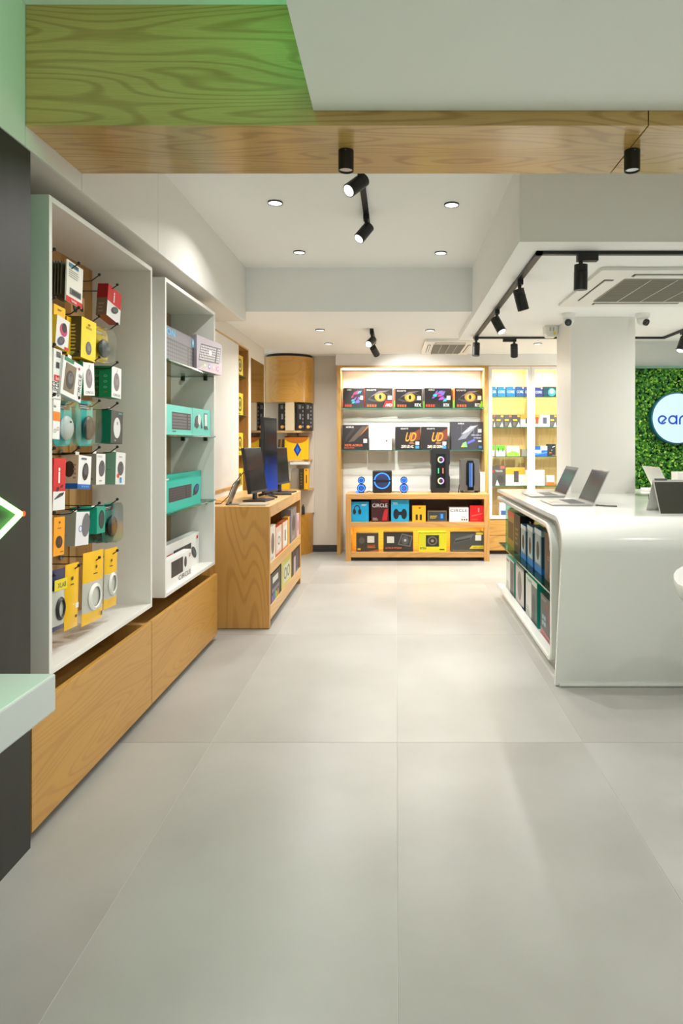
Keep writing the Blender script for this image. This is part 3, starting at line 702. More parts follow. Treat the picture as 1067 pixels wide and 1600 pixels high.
def d_t1(p): p.kb(.30, .22, .94, .74, 5, 13, (50, 52, 56), (120, 122, 128)); p.rect(.3, .1, .42, .14, (40, 120, 110))
kbox('pale turquoise box with keyboard picture on the middle glass shelf', 3.775, 4.32, -1.325, .05, 1.44, .178, {'F': TQ, 'S': (70, 180, 166)}, d_t1)
def d_t2(p): p.mouse(.24, .5, .12, .24, (64, 66, 70), 12); p.rect(.10, .3, .13, .44, (50, 52, 56)); p.ell(.36, .6, .08, .2, (220, 232, 230)); p.poly([(.44, .28), (.54, .28), (.46, .62)], (70, 72, 78)); p.poly([(.62, .24), (.86, .24), (.80, .36), (.60, .36)], (70, 72, 76)); p.poly([(.63, .36), (.82, .36), (.80, .86), (.62, .86)], (90, 94, 98)); p.poly([(.65, .38), (.80, .38), (.785, .82), (.64, .82)], (222, 230, 232))
kbox('pale turquoise box with mouse and phone stand on the middle glass shelf', 4.325, 4.745, -1.325, .05, 1.44, .18, {'F': TQ, 'S': (70, 180, 166)}, d_t2)
TQ2 = (30, 190, 172)
def d_t3(p): p.kb(.10, .34, .70, .76, 5, 14, (44, 42, 46), (84, 80, 84)); p.mouse(.85, .55, .09, .18, (30, 32, 36), 15, (40, 80, 150)); p.ell(.76, .38, .02, .04, DK)
kbox('bright turquoise box with keyboard and blue mouse on the lowest glass shelf', 3.775, 4.467, -1.312, .05, .99, .178, {'F': TQ2, 'S': (20, 170, 150)}, d_t3)
kbox('bright turquoise keyboard box standing behind another on the lowest glass shelf', 3.78, 4.74, -1.39, .06, .99, .205, {'F': (24, 182, 164), 'S': (20, 160, 146)}, lambda p: (p.kb(.5, .3, .9, .7, 5, 12, (44, 42, 46), (90, 86, 90)), p.rect(.1, .85, .3, .9, WHT)))
def d_c1(p): p.kb(.25, .36, .66, .86, 6, 10, (70, 70, 74), (40, 40, 43)); p.mouse(.76, .64, .05, .2, (70, 70, 74)); p.text('CIRCLE', .50, .10, .17, (60, 60, 60), fitw=.46, bold=0); p.ell(.93, .82, .03, .07, (180, 60, 50)); p.ell(.93, .82, .015, .035, WHT)
kbox('white keyboard box with dark lettering at the bottom of the keyboard frame', 3.775, 4.284, -1.318, .05, FZ0+.022, .168, {'F': (240, 240, 238), 'S': (226, 226, 224)}, d_c1)
def d_c2(p): p.rect(.28, .42, .40, .72, RED); p.kb(.42, .38, .80, .74, 6, 14, (70, 70, 74), (44, 44, 47), .0, .0); p.mouse(.87, .42, .07, .15, (60, 60, 64), -30); p.rect(.93, .80, .97, .90, RED)
kbox('white box with red patch and curved keyboard at the bottom of the keyboard frame', 3.80, 4.724, -1.40, .055, FZ0+.022, .222, {'F': (240, 240, 238), 'S': (226, 226, 224)}, d_c2)
# ================================================================ OAK DESK WITH MONITORS (left)
DX, DY0, DY1, DT = -.945, 4.965, 6.60, .915
desk = thing('display_desk', 'oak desk with open side shelves carrying three monitors', 'desk', (-1.24, 5.78, 0))
DW = wood('z', (210, 158, 86), (172, 118, 54), .36, .9, 1.0)
LO = wood('y', (224, 182, 122), (196, 148, 88), .36)
bx(WX+.001, DY0, .004, DX-.001, DY0+.04, DT).build('end_panel', DW, desk, bevel=.0015)
bx(WX+.001, DY1-.04, .004, DX-.001, DY1, DT-.04).build('end_panel', DW, desk, bevel=.0015)
bx(WX+.001, DY0+.04, DT-.04, DX-.001, DY1, DT).build('desk_top', LO, desk, bevel=.0015)
bx(-1.25, DY0+.04, .09, -1.235, DY1-.04, DT-.04).build('back_panel', wood('z', (150, 106, 56), (120, 80, 38)), desk)
bx(-1.235, DY0+.04, .46, DX-.001, DY1-.04, .48).build('shelf', LO, desk)
bx(-1.235, DY0+.04, .10, DX-.001, DY1-.04, .12).build('shelf', LO, desk)
bx(DX-.006, DY0+.04, .40, DX, DY1-.04, .485).build('rail', LO, desk, bevel=.001)
bx(DX-.006, DY0+.04, .06, DX, DY1-.04, .165).build('rail', LO, desk, bevel=.001)
bx(DX-.006, DY0+.04, DT-.085, DX, DY1-.04, DT-.04).build('rail', LO, desk, bevel=.001)
bx(-1.3, DY0+.04, .0, DX-.06, DY1-.04, .06).build('plinth', BLACK, desk)
bx(WX, DY0, DT, WX+.012, DY1, .965).build('backsplash', WHITE, desk)
GD = 'goods on the oak desk shelves'
def sidebox(name, label, cat, y0, y1, z, h, xf, d, cols, draw=None, grp=GD, lean=0):
    return carton(name, label, cat, y1-y0, d, h, (xf-d/2, (y0+y1)/2, z), R90, cols, draw, grp)
def side_px(pl, pr, xf): return -xf*F/(619-pl), -xf*F/(619-pr)
def su(name, label, cat, pl, pr, z, h, d, cols, draw=None, xf=-.953):
    a, b = side_px(pl, pr, xf); return sidebox(name, label, cat, a, b-.006, z, h, xf, d, cols, draw)
su('phone_case', 'white clear case pack nearest on the upper desk shelf', 'packaging', 421.5, 430.5, .48, .27, .03, {'F': (226, 222, 216), 'S': (236, 232, 224)}, {'F': lambda p: (p.ell(.5, .5, .28, .3, (120, 110, 100)), p.lines(.2, .06, .8, .14, 2, GRY))})
su('charger_box', 'orange edged clear box second on the upper desk shelf', 'box', 431, 440.5, .48, .235, .05, {'F': (228, 206, 186), 'S': (214, 100, 40)}, {'F': lambda p: (p.rect(.2, .2, .8, .8, (236, 230, 224)), p.ring(.5, .5, .2, .15, .3, (120, 110, 100)), p.rect(0, 0, 1, .1, (210, 90, 40)))})
su('charger_box', 'orange based white box third on the upper desk shelf', 'box', 441.5, 449.5, .48, .235, .05, {'F': (230, 214, 190), 'S': (210, 110, 60)}, {'F': lambda p: (p.rect(.15, .15, .85, .85, (236, 232, 226)), p.rect(.4, .3, .6, .7, (90, 80, 70)), p.rect(0, 0, 1, .08, (210, 90, 40)))})
su('cable_box', 'narrow yellow and blue box on the upper desk shelf', 'box', 450, 454, .48, .25, .05, {'F': (236, 180, 40), 'S': (216, 150, 30)}, {'F': lambda p: p.rect(.6, .0, 1, 1, (60, 90, 150))})
su('headset_box', 'tall grey box near the far end of the upper desk shelf', 'box', 454.5, 463, .48, .30, .09, {'F': (138, 128, 124), 'S': (150, 142, 136)}, {'F': lambda p: (p.ell(.5, .55, .3, .25, (90, 84, 84)), p.lines(.2, .1, .7, .2, 2, (190, 180, 176)))})
su('cable_box', 'pale pink box at the far end of the upper desk shelf', 'box', 463.5, 467.8, .48, .22, .06, (206, 170, 168), {'F': lambda p: p.rect(.2, .3, .8, .7, (190, 130, 140))})
def d_rgb(p):
    p.rect(.25, .70, .75, .88, (214, 214, 206))
    for k, c in enumerate(((150, 90, 200), (110, 120, 220), (90, 190, 120), (226, 210, 60), (220, 150, 60))): p.rect(.18+.13*k, .14, .26+.13*k, .36+.03*(k % 3), c)
    p.rect(.16, .44, .84, .56, (120, 110, 130)); p.lines(.2, .04, .8, .1, 1, GRY)
su('cooler_box', 'black box with rainbow fans nearest on the lower desk shelf', 'box', 421.5, 438.5, .12, .26, .17, {'F': (36, 34, 36), 'S': (46, 44, 42)}, {'F': d_rgb}, -.953)
su('cooler_box', 'olive yellow fan box in the middle of the lower desk shelf', 'box', 439.5, 455.5, .12, .285, .17, {'F': (196, 190, 96), 'S': (86, 84, 44)}, {'F': lambda p: (p.rect(.2, .25, .85, .8, (206, 206, 178)), p.ring(.38, .52, .14, .18, .35, (110, 110, 100)), p.ring(.68, .52, .14, .18, .35, (110, 110, 100)))}, -.953)
su('cooler_box', 'dark red and black box at the far end of the lower desk shelf', 'box', 456.5, 467.8, .12, .29, .17, {'F': (64, 44, 44), 'S': (150, 46, 32), 'T': (170, 60, 40)}, {'F': lambda p: (p.rect(.2, .1, .45, .7, (180, 170, 176)), p.rect(.5, .3, .85, .85, (90, 80, 90)), p.rect(.55, .15, .8, .25, (70, 120, 150)))}, -.953)
# monitors: facing the aisle (+X), leaning slightly back
def monitor(label, near, far, zb, h, tilt, base_d, group='monitors on the oak desk', glow=False, foot='flat'):
    a, b = Vector((*near, 0)), Vector((*far, 0)); c = (a+b)/2; d = (b-a); wd = d.length; ang = math.atan2(d.y, d.x)
    t = thing('monitor', label, 'monitor', (c.x, c.y, DT), ang, group)
    z0 = zb-DT; tl = math.radians(tilt)
    M = Matrix.Translation((0, 0, z0)) @ Matrix.Rotation(-tl, 4, 'X')
    def tr(mb):
        mb.v = [tuple(M @ Vector(p)) for p in mb.v]; return mb
    tr(bx(-wd/2, 0, 0, wd/2, .028, h)).build('housing', mat((30, 30, 32), .4), t, local=True, bevel=.003)
    tr(bx(-wd/2+.008, -.002, .018, wd/2-.008, .0005, h-.008)).build('screen', BLACKG if not glow else SCR, t, local=True)
    tr(bx(-wd/2, -.004, 0, wd/2, .0, .016)).build('chin', mat((60, 60, 62), .35), t, local=True)
    bx(-.03, .03, .012, .03, .05, z0+h*.4).build('stand_neck', mat((48, 48, 50), .35, .6), t, local=True, bevel=.003)
    if foot == 'flat':
        bx(-.12, -.09, 0, .12, .10, .012).build('stand_base', mat((50, 50, 52), .35, .5), t, local=True, bevel=.004)
    else:
        for s in (-1, 1):
            MB().tube([(0, .04, .03), (s*.09, -.03, .018), (s*.17, -.12, .010)], [.016, .012, .008], 8).build('stand_leg', mat((26, 26, 28), .4), t, local=True, smooth=True)
        MB().tube([(0, .04, .03), (0, .12, .01)], .012, 8).build('stand_leg', mat((26, 26, 28), .4), t, local=True, smooth=True)
    return t
SCR, nt_, b_ = newmat('blue_gradient_screen')
tc_ = nt_.nodes.new('ShaderNodeTexCoord'); sp_ = nt_.nodes.new('ShaderNodeSeparateXYZ'); rp_ = nt_.nodes.new('ShaderNodeValToRGB')
nt_.links.new(tc_.outputs['Generated'], sp_.inputs[0]); nt_.links.new(sp_.outputs['Z'], rp_.inputs[0]); nt_.links.new(rp_.outputs[0], b_.inputs['Emission Color'])
rp_.color_ramp.elements[0].color = lin((8, 64, 170)); rp_.color_ramp.elements[1].position = .5; rp_.color_ramp.elements[1].color = lin((4, 6, 12))
b_.inputs['Base Color'].default_value = (.004, .004, .005, 1); b_.inputs['Roughness'].default_value = .15; b_.inputs['Emission Strength'].default_value = .9
monitor('wide black monitor nearest on the oak desk, leaning back', (-1.15, 5.27), (-1.095, 5.66), .985, .37, 9, .2)
monitor('tall portrait monitor with blue glow in the middle of the desk', (-1.133, 5.73), (-1.07, 6.02), .955, .66, 1, .2, glow=True, foot='legs')
monitor('small black monitor at the far end of the oak desk', (-1.10, 6.14), (-1.035, 6.47), 1.0, .345, 5, .2)
ts = thing('tablet_stand', 'grey metal easel stand behind the nearest monitor', 'stand', (-1.30, 5.12, DT))
MB().prism([(0, 0), (.02, 0), (.095, .19), (.08, .19)], 'y', -.05, .05).build('back_plate', STEEL, ts, local=True, bevel=.002)
MB().prism([(.0, .0), (.16, .0), (.16, .01), (.0, .01)], 'y', -.05, .05).build('foot', STEEL, ts, local=True)
tag(bx(-1.19, 5.02, DT, -.985, 5.18, DT+.012).build('flat_tray', mat((176, 170, 156), .3), bevel=.003), 'flat grey tray lying at the near edge of the desk', 'tray')
tag(MB().tube([(-1.14, 5.33, 1.17), (-1.22, 5.30, 1.15), (-1.29, 5.26, 1.06), (-1.315, 5.22, .97), (-1.36, 5.16, DT+.004), (-1.45, 5.10, DT+.004), (-1.48, 5.2, DT+.004)], .0035, 6).build('monitor_cable', BLACK, smooth=True), 'black cable drooping from the nearest monitor to the desk', 'cable')
tag(MB().tube([(-1.40, 5.20, DT+.006), (-1.33, 5.24, DT+.03), (-1.36, 5.32, DT+.006), (-1.45, 5.30, DT+.02), (-1.42, 5.22, DT+.006)], .004, 6, closed=True).build('coiled_cable', mat((230, 170, 40), .4), smooth=True), 'coiled yellow cable on the desk beside the wall', 'cable')
# ================================================================ YELLOW BOXES IN THE NICHE
def d_fan(p): p.ring(.5, .5, .34, .34, .3, (70, 60, 20)); p.ell(.5, .5, .16, .16, (90, 80, 30)); p.lines(.1, .05, .6, .12, 1, (90, 70, 10))
for zz, lab, hh in ((2.068, 'top', .20), (1.668, 'second', .22), (1.268, 'third', .22), (.868, 'lowest', .26)):
    carton('cooler_box', 'yellow fan box on the %s glass shelf of the oak niche' % lab, 'box', .26, .12, hh, (-1.63, 6.69, zz), R90, {'F': (236, 204, 30), 'S': (200, 166, 20)}, {'F': d_fan}, 'yellow boxes in the oak niche')
# ================================================================ ROUND WOODEN SHELF IN THE CORNER
DCX, DCY, DR = -1.355, 8.46, .315
DOAK = wood('x', (214, 160, 74), (182, 124, 44), .22, 1.0, .7, .7)
dr = thing('round_shelf', 'round oak shelf tower in the far left corner', 'shelf', (DCX, DCY, 0))
def half(r, z0, z1, m, name, n=40):
    pl = [(DCX+r*math.cos(t), DCY+r*math.sin(t)) for t in [PI+PI*i/n for i in range(n+1)]]
    MB().prism(pl, 'z', z0, z1).build(name, m, dr, smooth=True)
half(DR, 1.885, 2.452, DOAK, 'upper_drum')
half(DR-.03, 2.452, 2.485, BLACK, 'shadow_gap')
half(DR-.02, 1.51, 1.535, LO, 'shelf_disc')
half(DR-.02, 1.155, 1.18, LO, 'shelf_disc')
half(DR, .79, .815, LO, 'shelf_disc')
half(DR-.015, .0, .50, wood('z', (200, 148, 66), (172, 118, 42), .3), 'lower_drum')
half(DR-.03, -.001, .018, BLACK, 'kick_plate')
bx(-1.9, 8.43, .50, -1.04, 8.469, 1.885).build('back_panel', mat((226, 216, 202), .5), dr)
bx(-1.36, 8.16, 1.535, -1.255, 8.43, 1.885).build('partition', mat((226, 206, 172), .45), dr)
bx(-1.35, 8.25, 1.18, -1.24, 8.43, 1.51).build('post', mat((120, 104, 84), .5), dr)
bx(-1.35, 8.25, .815, -1.24, 8.43, 1.155).build('post', mat((206, 196, 180), .5), dr)
bx(-1.30, 8.3, .50, -1.28, 8.43, .79).build('post', BLACK, dr)
def d_blk(p): p.text('logo', .58, .36, .28, (180, 180, 180), 90, fitw=.2) if False else None; p.rect(.38, .42, .60, .62, (150, 150, 150)); p.ell(.5, .14, .22, .06, (250, 180, 90)); p.polys([[(.78, .12+.14*i), (.92, .12+.14*i), (.92, .19+.14*i), (.78, .19+.14*i)] for i in range(6)], (150, 150, 150)); p.rect(.3, .8, .6, .95, (120, 120, 120))
YB = 8.19
for px0, px1, lab in ((434, 447, 'left of the pale partition'), (462.5, 474.5, 'right beside the pale partition'), (475, 487, 'rightmost on the round shelf')):
    carton('component_box', 'tall black box with orange mark, %s' % lab, 'box', X(px1, YB)-X(px0, YB), .14, .335, ((X(px0, YB)+X(px1, YB))/2, YB+.10, 1.535), 0, (40, 38, 38), {'F': d_blk}, 'black boxes on the round shelf')
bag = thing('handbag_box', 'yellow gift box with brown flap and blue diamond on the round shelf', 'box', (X(463, 8.22), 8.28, 1.18))
wd = X(482, 8.22)-X(445, 8.22)
bx(-wd/2, -.05, 0, wd/2, .05, .275).build('box_body', mat((250, 200, 20), .4), bag, local=True)
MB().prism([(-wd/2, .285), (-wd/2, .278)]+[(wd/2*math.cos(t), .278-.075*math.sin(t)) for t in [PI-PI*i/14 for i in range(15)]]+[(wd/2, .285)], 'y', -.056, -.0505).build('flap', mat((196, 110, 20), .4), bag, local=True)
bx(-wd/2, -.056, .2755, wd/2, .05, .2855).build('lid', mat((206, 120, 24), .4), bag, local=True)
p = Print(wd, .28, 'F', .10); p.poly([(.38, .42), (.54, .12), (.70, .42), (.54, .74)], (16, 60, 170)); p.poly([(.46, .42), (.54, .26), (.62, .42), (.54, .58)], (40, 120, 220)); p.done(bag)
for k, c in enumerate(((70, 60, 50), (150, 100, 40), (50, 46, 44))):
    carton('thin_box', 'thin %s box leaning left of the yellow gift box' % ('grey brown', 'tan', 'dark brown')[k], 'box', .022, .12, .25, (X(434.5+3.4*k, 8.24), 8.27, 1.181), 0, c, None, 'thin boxes leaning on the round shelf', math.radians(4))
tag(bx(X(453, 8.2), 8.18, 1.115, X(483, 8.2), 8.36, 1.150).build('white_device', mat((232, 230, 226), .35), bevel=.006), 'slim white device under the second round shelf board', 'device')
tag(bx(X(455, 8.2), 8.20, .815, X(467, 8.2), 8.215, 1.00).build('grey_card', mat((168, 158, 146), .4)), 'grey standing card behind the monitor on the lowest round shelf board', 'card') if False else None
ac_ = MB().prism(arc(X(461, 8.22), .815+.205, .055, 0, 180, 14)+[(X(461, 8.22)-.055, .816), (X(461, 8.22)+.055, .816)], 'y', 8.24, 8.252)
tag(ac_.build('arched_panel', mat((160, 148, 134), .5)), 'grey arched panel standing on the low round shelf board', 'panel')
carton('adapter_box', 'yellow box with black side on the low round shelf board', 'box', X(482, 8.17)-X(475, 8.17), .08, .25, (X(478.5, 8.17), 8.21, .815), 0, (244, 176, 20), {'F': lambda p: (p.rect(.42, .3, .62, .7, DK), p.rect(.3, .9, .6, .97, (130, 90, 10)))}, None)
carton('adapter_box', 'black box standing left of the yellow box on the low round board', 'box', X(474.6, 8.17)-X(467.5, 8.17), .08, .25, (X(471, 8.17), 8.21, .815), 0, (60, 48, 26), {'F': lambda p: p.lines(.3, .2, .7, .9, 5, (130, 110, 60))}, None)
carton('cable_box', 'low yellow box behind the small monitor on the round shelf', 'box', .15, .08, .12, (X(443, 8.2), 8.24, .815), 0, (248, 196, 20), None, None)
btl = MB().lathe([(.018, 0), (.02, .01), (.02, .09), (.008, .11), (.008, .125), (0, .126)], 14, 0, (X(475, 8.3), 8.22, .50))
tag(btl.build('spray_bottle', mat((40, 36, 32), .4), smooth=True), 'small dark bottle standing on the low round drum', 'bottle')
# ================================================================ BACK SHELF UNIT
UY = 8.23
un = thing('shelf_unit', 'oak framed wall unit with two glass shelves at the back', 'shelving', (.2, 8.45, 0))
UL, UR, UT = X(526.5, UY), X(762.5, UY), Z(571, UY)
bx(UL, UY, 0, UL+.045, 8.68, UT).build('side_panel', OAK, un)
bx(UR-.045, UY, 0, UR, 8.68, UT).build('side_panel', OAK, un)
bx(UL+.045, UY, UT-.03, UR-.045, 8.68, UT).build('top_panel', OAKX, un)
for za, zb in ((.0, .80), (.802, 1.125), (1.127, 1.70), (1.702, 2.31)):
    bx(UL+.045, 8.62, za, UR-.045, 8.68, zb).build('back_panel', mat((240, 238, 234), .35), un)
bx(UL+.06, 8.30, UT-.045, UR-.06, 8.33, UT-.031).build('light_strip', emit((255, 244, 214), 14), un)
area(un, (0, -.10, UT-.06), (math.radians(-8), 0, 0), 1.7, 26, (1, .93, .8), 'RECTANGLE', .03)
for z in (1.82, 1.297):
    bx(UL+.046, 8.26, z-.010, UR-.046, 8.619, z, m=[0, 0, 1, 1, 1, 1]).build('glass_shelf', [GLASS, GEDGE], un)
    for xx in (UL+.058, UR-.058):
        MB().cyl((xx-.011, 8.30, z-.016), (xx+.011, 8.30, z-.016), .007, n=10).build('bracket', STEEL, un)
struct(bx(-.75, 8.24, UT+.001, 4.4, 8.9, 2.485).build('trim_3', mat((230, 228, 224), .5)), 'white fascia above the back shelves')
def backbox(name, label, cat, pl, pr, yt, zb, Y, d, cols, draw, grp, rot=0):
    wd = X(pr, Y)-X(pl, Y); r = math.radians(rot)
    if rot: wd = (wd-d*abs(math.sin(r)))/math.cos(r)
    return carton(name, label, cat, wd, d, Z(yt, Y)-zb, ((X(pl, Y)+X(pr, Y))/2, Y+d/2+abs(math.sin(r))*wd/2, zb), r, cols, draw, grp)
CY1 = 8.31
def d_eye(badge, bc, txt):
    def f(p):
        p.poly([(.10, .42), (.3, .66), (.62, .86), (.98, .62), (.80, .40), (.55, .30), (.3, .32)], (70, 68, 70))
        p.poly([(.16, .46), (.4, .72), (.66, .78), (.92, .60), (.72, .42), (.5, .36)], (24, 22, 22))
        p.ell(.55, .55, .20, .22, (230, 140, 40)); p.ell(.55, .55, .13, .15, (250, 190, 90)); p.ell(.55, .55, .05, .12, (20, 14, 8)); p.poly([(.2, .56), (.5, .84), (.9, .88), (.6, .76)], (120, 110, 112))
        p.text('GIGABYTE', .06, .84, .08, (220, 220, 220), fitw=.34); p.rect(.82, .42, .96, .62, (236, 236, 232))
        p.poly([(.64, .04), (.74, .36), (1, .36), (1, .04)], badge); p.text(txt, .73, .08, .16, bc, fitw=.24, bold=.03)
        p.polys([[(.08+.09*i, .06), (.14+.09*i, .06), (.14+.09*i, .18), (.08+.09*i, .18)] for i in range(4)], (220, 90, 40))
    return f
def d_dragon(badge, txt, pal=((200, 60, 120), (90, 110, 220), (60, 190, 210), (150, 80, 200))):
    def f(p):
        rr = random.Random(len(txt)*7+3)
        for k in range(16):
            a, b = rr.uniform(.25, .8), rr.uniform(.3, .85); da = rr.uniform(.06, .18)
            p.poly([(a, b), (a+da, b+rr.uniform(-.06, .12)), (a+da*.6, b-.08), (a-.04, b-.10)], pal[k % 4])
        p.text('AORUS', .14, .86, .08, (220, 220, 224), fitw=.22); p.rect(.82, .42, .96, .62, (236, 236, 232))
        if txt:
            p.poly([(.60, .03), (.70, .34), (1, .34), (1, .03)], badge); p.text(txt, .70, .08, .15, WHT, fitw=.22, bold=.03)
        p.polys([[(.04+.09*i, .06), (.10+.09*i, .06), (.10+.09*i, .18), (.04+.09*i, .18)] for i in range(4)], (220, 70, 40))
    return f
GG = 'graphics card boxes on the upper back shelf'
KB_ = (30, 28, 30)
backbox('graphics_card_box', 'black box with neon dragon at the left end of the upper shelf', 'box', 534, 568, 606, 1.82, CY1, .14, {'F': KB_, 'S': (36, 34, 36)}, {'F': d_dragon(KB_, ''), 'L': lambda p: p.rect(0, 0, 1, .4, RED)}, GG, 12)
backbox('graphics_card_box', 'red sided black box with orange eye, second on the upper shelf', 'box', 566, 613.5, 605.5, 1.82, CY1, .14, {'F': KB_, 'L': (216, 60, 36), 'S': KB_}, {'F': d_eye((220, 30, 34), WHT, 'AMD'), 'L': lambda p: p.rect(0, 0, 1, .35, RED)}, GG, 13)
backbox('graphics_card_box', 'orange sided black box with orange eye at the middle of the upper shelf', 'box', 614, 659.5, 607, 1.82, CY1, .14, {'F': KB_, 'L': (206, 84, 44), 'S': KB_}, {'F': d_eye((30, 30, 30), WHT, 'RTX'), 'L': lambda p: p.rect(0, 0, 1, .4, (130, 190, 60))}, GG, 11)
backbox('graphics_card_box', 'black box with blue and pink dragon, fourth on the upper shelf', 'box', 660, 706, 606, 1.82, CY1, .14, {'F': KB_, 'L': (70, 64, 66), 'S': KB_}, {'F': d_dragon((30, 30, 30), 'RTX'), 'L': lambda p: p.rect(0, 0, 1, .35, (110, 170, 60))}, GG, 11)
backbox('graphics_card_box', 'orange sided black box with eye and green corner at right of the upper shelf', 'box', 706.5, 755, 606, 1.82, CY1, .14, {'F': KB_, 'L': (226, 110, 50), 'S': KB_}, {'F': lambda p: (d_eye((30, 30, 30), WHT, 'RTX')(p), p.poly([(.9, .04), (.94, .36), (1, .36), (1, .04)], (130, 210, 50))), 'L': lambda p: p.rect(0, 0, 1, .4, (130, 190, 60))}, GG, 13)
GM = 'motherboard boxes on the lower back shelf'
def d_x(p): p.poly([(.2, .3), (.75, .95), (.95, .95), (.45, .35)], (90, 78, 70)); p.poly([(.5, .4), (.98, .9), (.98, .98), (.6, .5)], (210, 120, 60)); p.poly([(.1, .3), (.5, .85), (.4, .9), (.1, .5)], (56, 50, 50)); p.text('AORUS', .12, .88, .07, WHT, fitw=.3); p.text('X570 AORUS', .06, .14, .09, (230, 120, 70), fitw=.7); p.text('MASTER', .06, .05, .06, (200, 90, 50), fitw=.4); p.rect(.8, .28, .94, .44, WHT)
backbox('motherboard_box', 'dark brown box with copper streak at the left of the lower shelf', 'box', 534, 575.5, 664, 1.297, CY1, .09, {'F': (40, 33, 32), 'L': (70, 50, 40), 'S': KB_}, {'F': d_x}, GM, 8)
def d_w(p): p.rect(.2, .2, .9, .88, (212, 210, 208)); p.rect(.72, .30, .80, .62, (190, 190, 190)); p.rect(.74, .36, .80, .42, (60, 60, 60)); p.lines(.2, .26, .7, .32, 1, (180, 178, 176)); p.text('GIGABYTE', .16, .90, .05, (190, 188, 184), fitw=.24)
backbox('motherboard_box', 'plain white box on the lower back shelf', 'box', 577, 612, 667, 1.297, CY1, .07, {'F': (206, 204, 202), 'S': (190, 188, 186)}, {'F': d_w}, GM)
def d_ud(t):
    def f(p):
        p.poly([(.5, .6), (1, .95), (1, .45), (.6, .35)], (120, 56, 30)); p.text('UD', .36, .36, .40, (240, 150, 60), fitw=.42, slant=.25, bold=.02); p.text('GIGABYTE', .2, .89, .06, WHT, fitw=.3)
        p.text(t, .22, .08, .13, (236, 226, 210), fitw=.50 if len(t) < 12 else .70, bold=.02); p.rect(.80, .06, .95, .18, (60, 140, 200)); p.rect(.80, .22, .95, .36, WHT); p.lines(.55, .26, .78, .34, 2, (220, 130, 60))
    return f
backbox('motherboard_box', 'black box with orange letters at the centre of the lower shelf', 'box', 617, 657, 667, 1.297, CY1, .09, {'F': (34, 30, 30), 'L': (60, 50, 40), 'S': KB_}, {'F': d_ud('Z590 UD AC'), 'L': lambda p: p.rect(.2, .05, .8, .2, (200, 130, 60))}, GM, 6)
backbox('motherboard_box', 'black box with orange letters second from right of the lower shelf', 'box', 657.5, 699.5, 667, 1.297, CY1, .09, {'F': (34, 30, 30), 'L': (90, 66, 40), 'S': KB_}, {'F': d_ud('Z690 UD DDR4 V2'), 'L': lambda p: p.rect(.2, .05, .8, .2, (200, 130, 60))}, GM, 6)
def d_ao(p):
    rr = random.Random(5)
    p.poly([(.2, .35), (.55, .8), (.85, .9), (.6, .6), (.45, .4)], (130, 134, 146)); p.poly([(.3, .55), (.6, .85), (.8, .86), (.5, .62)], (170, 174, 186))
    for k in range(8): a = rr.uniform(.15, .85); p.poly([(a, rr.uniform(.1, .5)), (a+.02, rr.uniform(.6, .95)), (a+.03, rr.uniform(.6, .95))], (110, 112, 124))
    p.poly([(.3, .1), (.5, .1), (.46, .3), (.36, .24)], (120, 200, 120)); p.poly([(.3, .1), (.4, .1), (.38, .2)], (230, 220, 80)); p.poly([(.5, .2), (.75, .32), (.72, .40), (.5, .28)], (90, 100, 210)); p.text('AORUS', .2, .91, .05, WHT, fitw=.2); p.rect(.84, .62, .95, .74, WHT); p.text('Z690 AORUS', .62, .5, .05, (190, 196, 220), fitw=.32); p.text('XTREME', .70, .40, .05, (190, 196, 220), fitw=.24); p.rect(.86, .06, .96, .14, (60, 140, 210)); p.rect(.84, .28, .95, .34, WHT)
backbox('motherboard_box', 'large dark grey box with silver eagle at the right of the lower shelf', 'box', 703.5, 755.5, 659, 1.297, CY1, .10, {'F': (56, 56, 64), 'L': (40, 40, 50), 'S': (34, 34, 40)}, {'F': d_ao}, GM, 7)
# ================================================================ OAK CONSOLE
CF = 7.79
cs = thing('console_table', 'low oak console with two open shelves at the back', 'console', (.25, 8.02, 0))
cl, cr_ = X(540, CF), X(765, CF)-.002; ct = Z(772, CF); CB = 8.225
CO = wood('x', (206, 156, 90), (172, 122, 64), .35)
COz = wood('z', (206, 156, 90), (172, 122, 64), .35)
bx(cl, CF, ct-.06, cr_, CB, ct).build('table_top', CO, cs, bevel=.002)
bx(cl, CF, .0, cl+.062, CB, ct-.06).build('side_panel', COz, cs, bevel=.002)
bx(cr_-.062, CF, .0, cr_, CB, ct-.06).build('side_panel', COz, cs, bevel=.002)
bx(cl+.062, CF, Z(824, CF), cr_-.062, CB, Z(816, CF)).build('shelf', CO, cs, bevel=.001)
bx(cl+.062, CF, Z(871, CF), cr_-.062, CB, Z(863, CF)).build('shelf', CO, cs, bevel=.001)
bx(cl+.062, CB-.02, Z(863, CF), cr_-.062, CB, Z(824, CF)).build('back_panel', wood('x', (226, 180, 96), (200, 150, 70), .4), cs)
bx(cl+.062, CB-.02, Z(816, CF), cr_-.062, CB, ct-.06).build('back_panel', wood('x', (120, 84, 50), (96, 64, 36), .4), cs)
bx(cl+.08, CF+.10, Z(824, CF)-.012, cr_-.08, CF+.13, Z(824, CF)-.001).build('light_strip', emit((255, 196, 70), 10), cs)
area(cs, (0, CF+.16-8.02, Z(824, CF)-.02), (math.radians(20), 0, 0), 1.5, 6, (1, .72, .25), 'RECTANGLE', .02)
GC = 'headset and gadget boxes on the upper console shelf'
S1, S2 = Z(816, CF)+.001, Z(863, CF)+.001
CI = 7.84
def d_hp(p): p.ring(.35, .6, .18, .24, .25, DK, 14, 0, 180); p.ell(.2, .5, .09, .14, DK); p.ell(.5, .5, .09, .14, DK); p.lines(.6, .8, .9, .9, 2, WHT)
backbox('headset_box', 'cyan box with black headset at the left of the upper console shelf', 'box', 548, 576, 784, S1, CI, .16, {'F': (20, 160, 214), 'S': (14, 120, 170)}, {'F': d_hp}, GC)
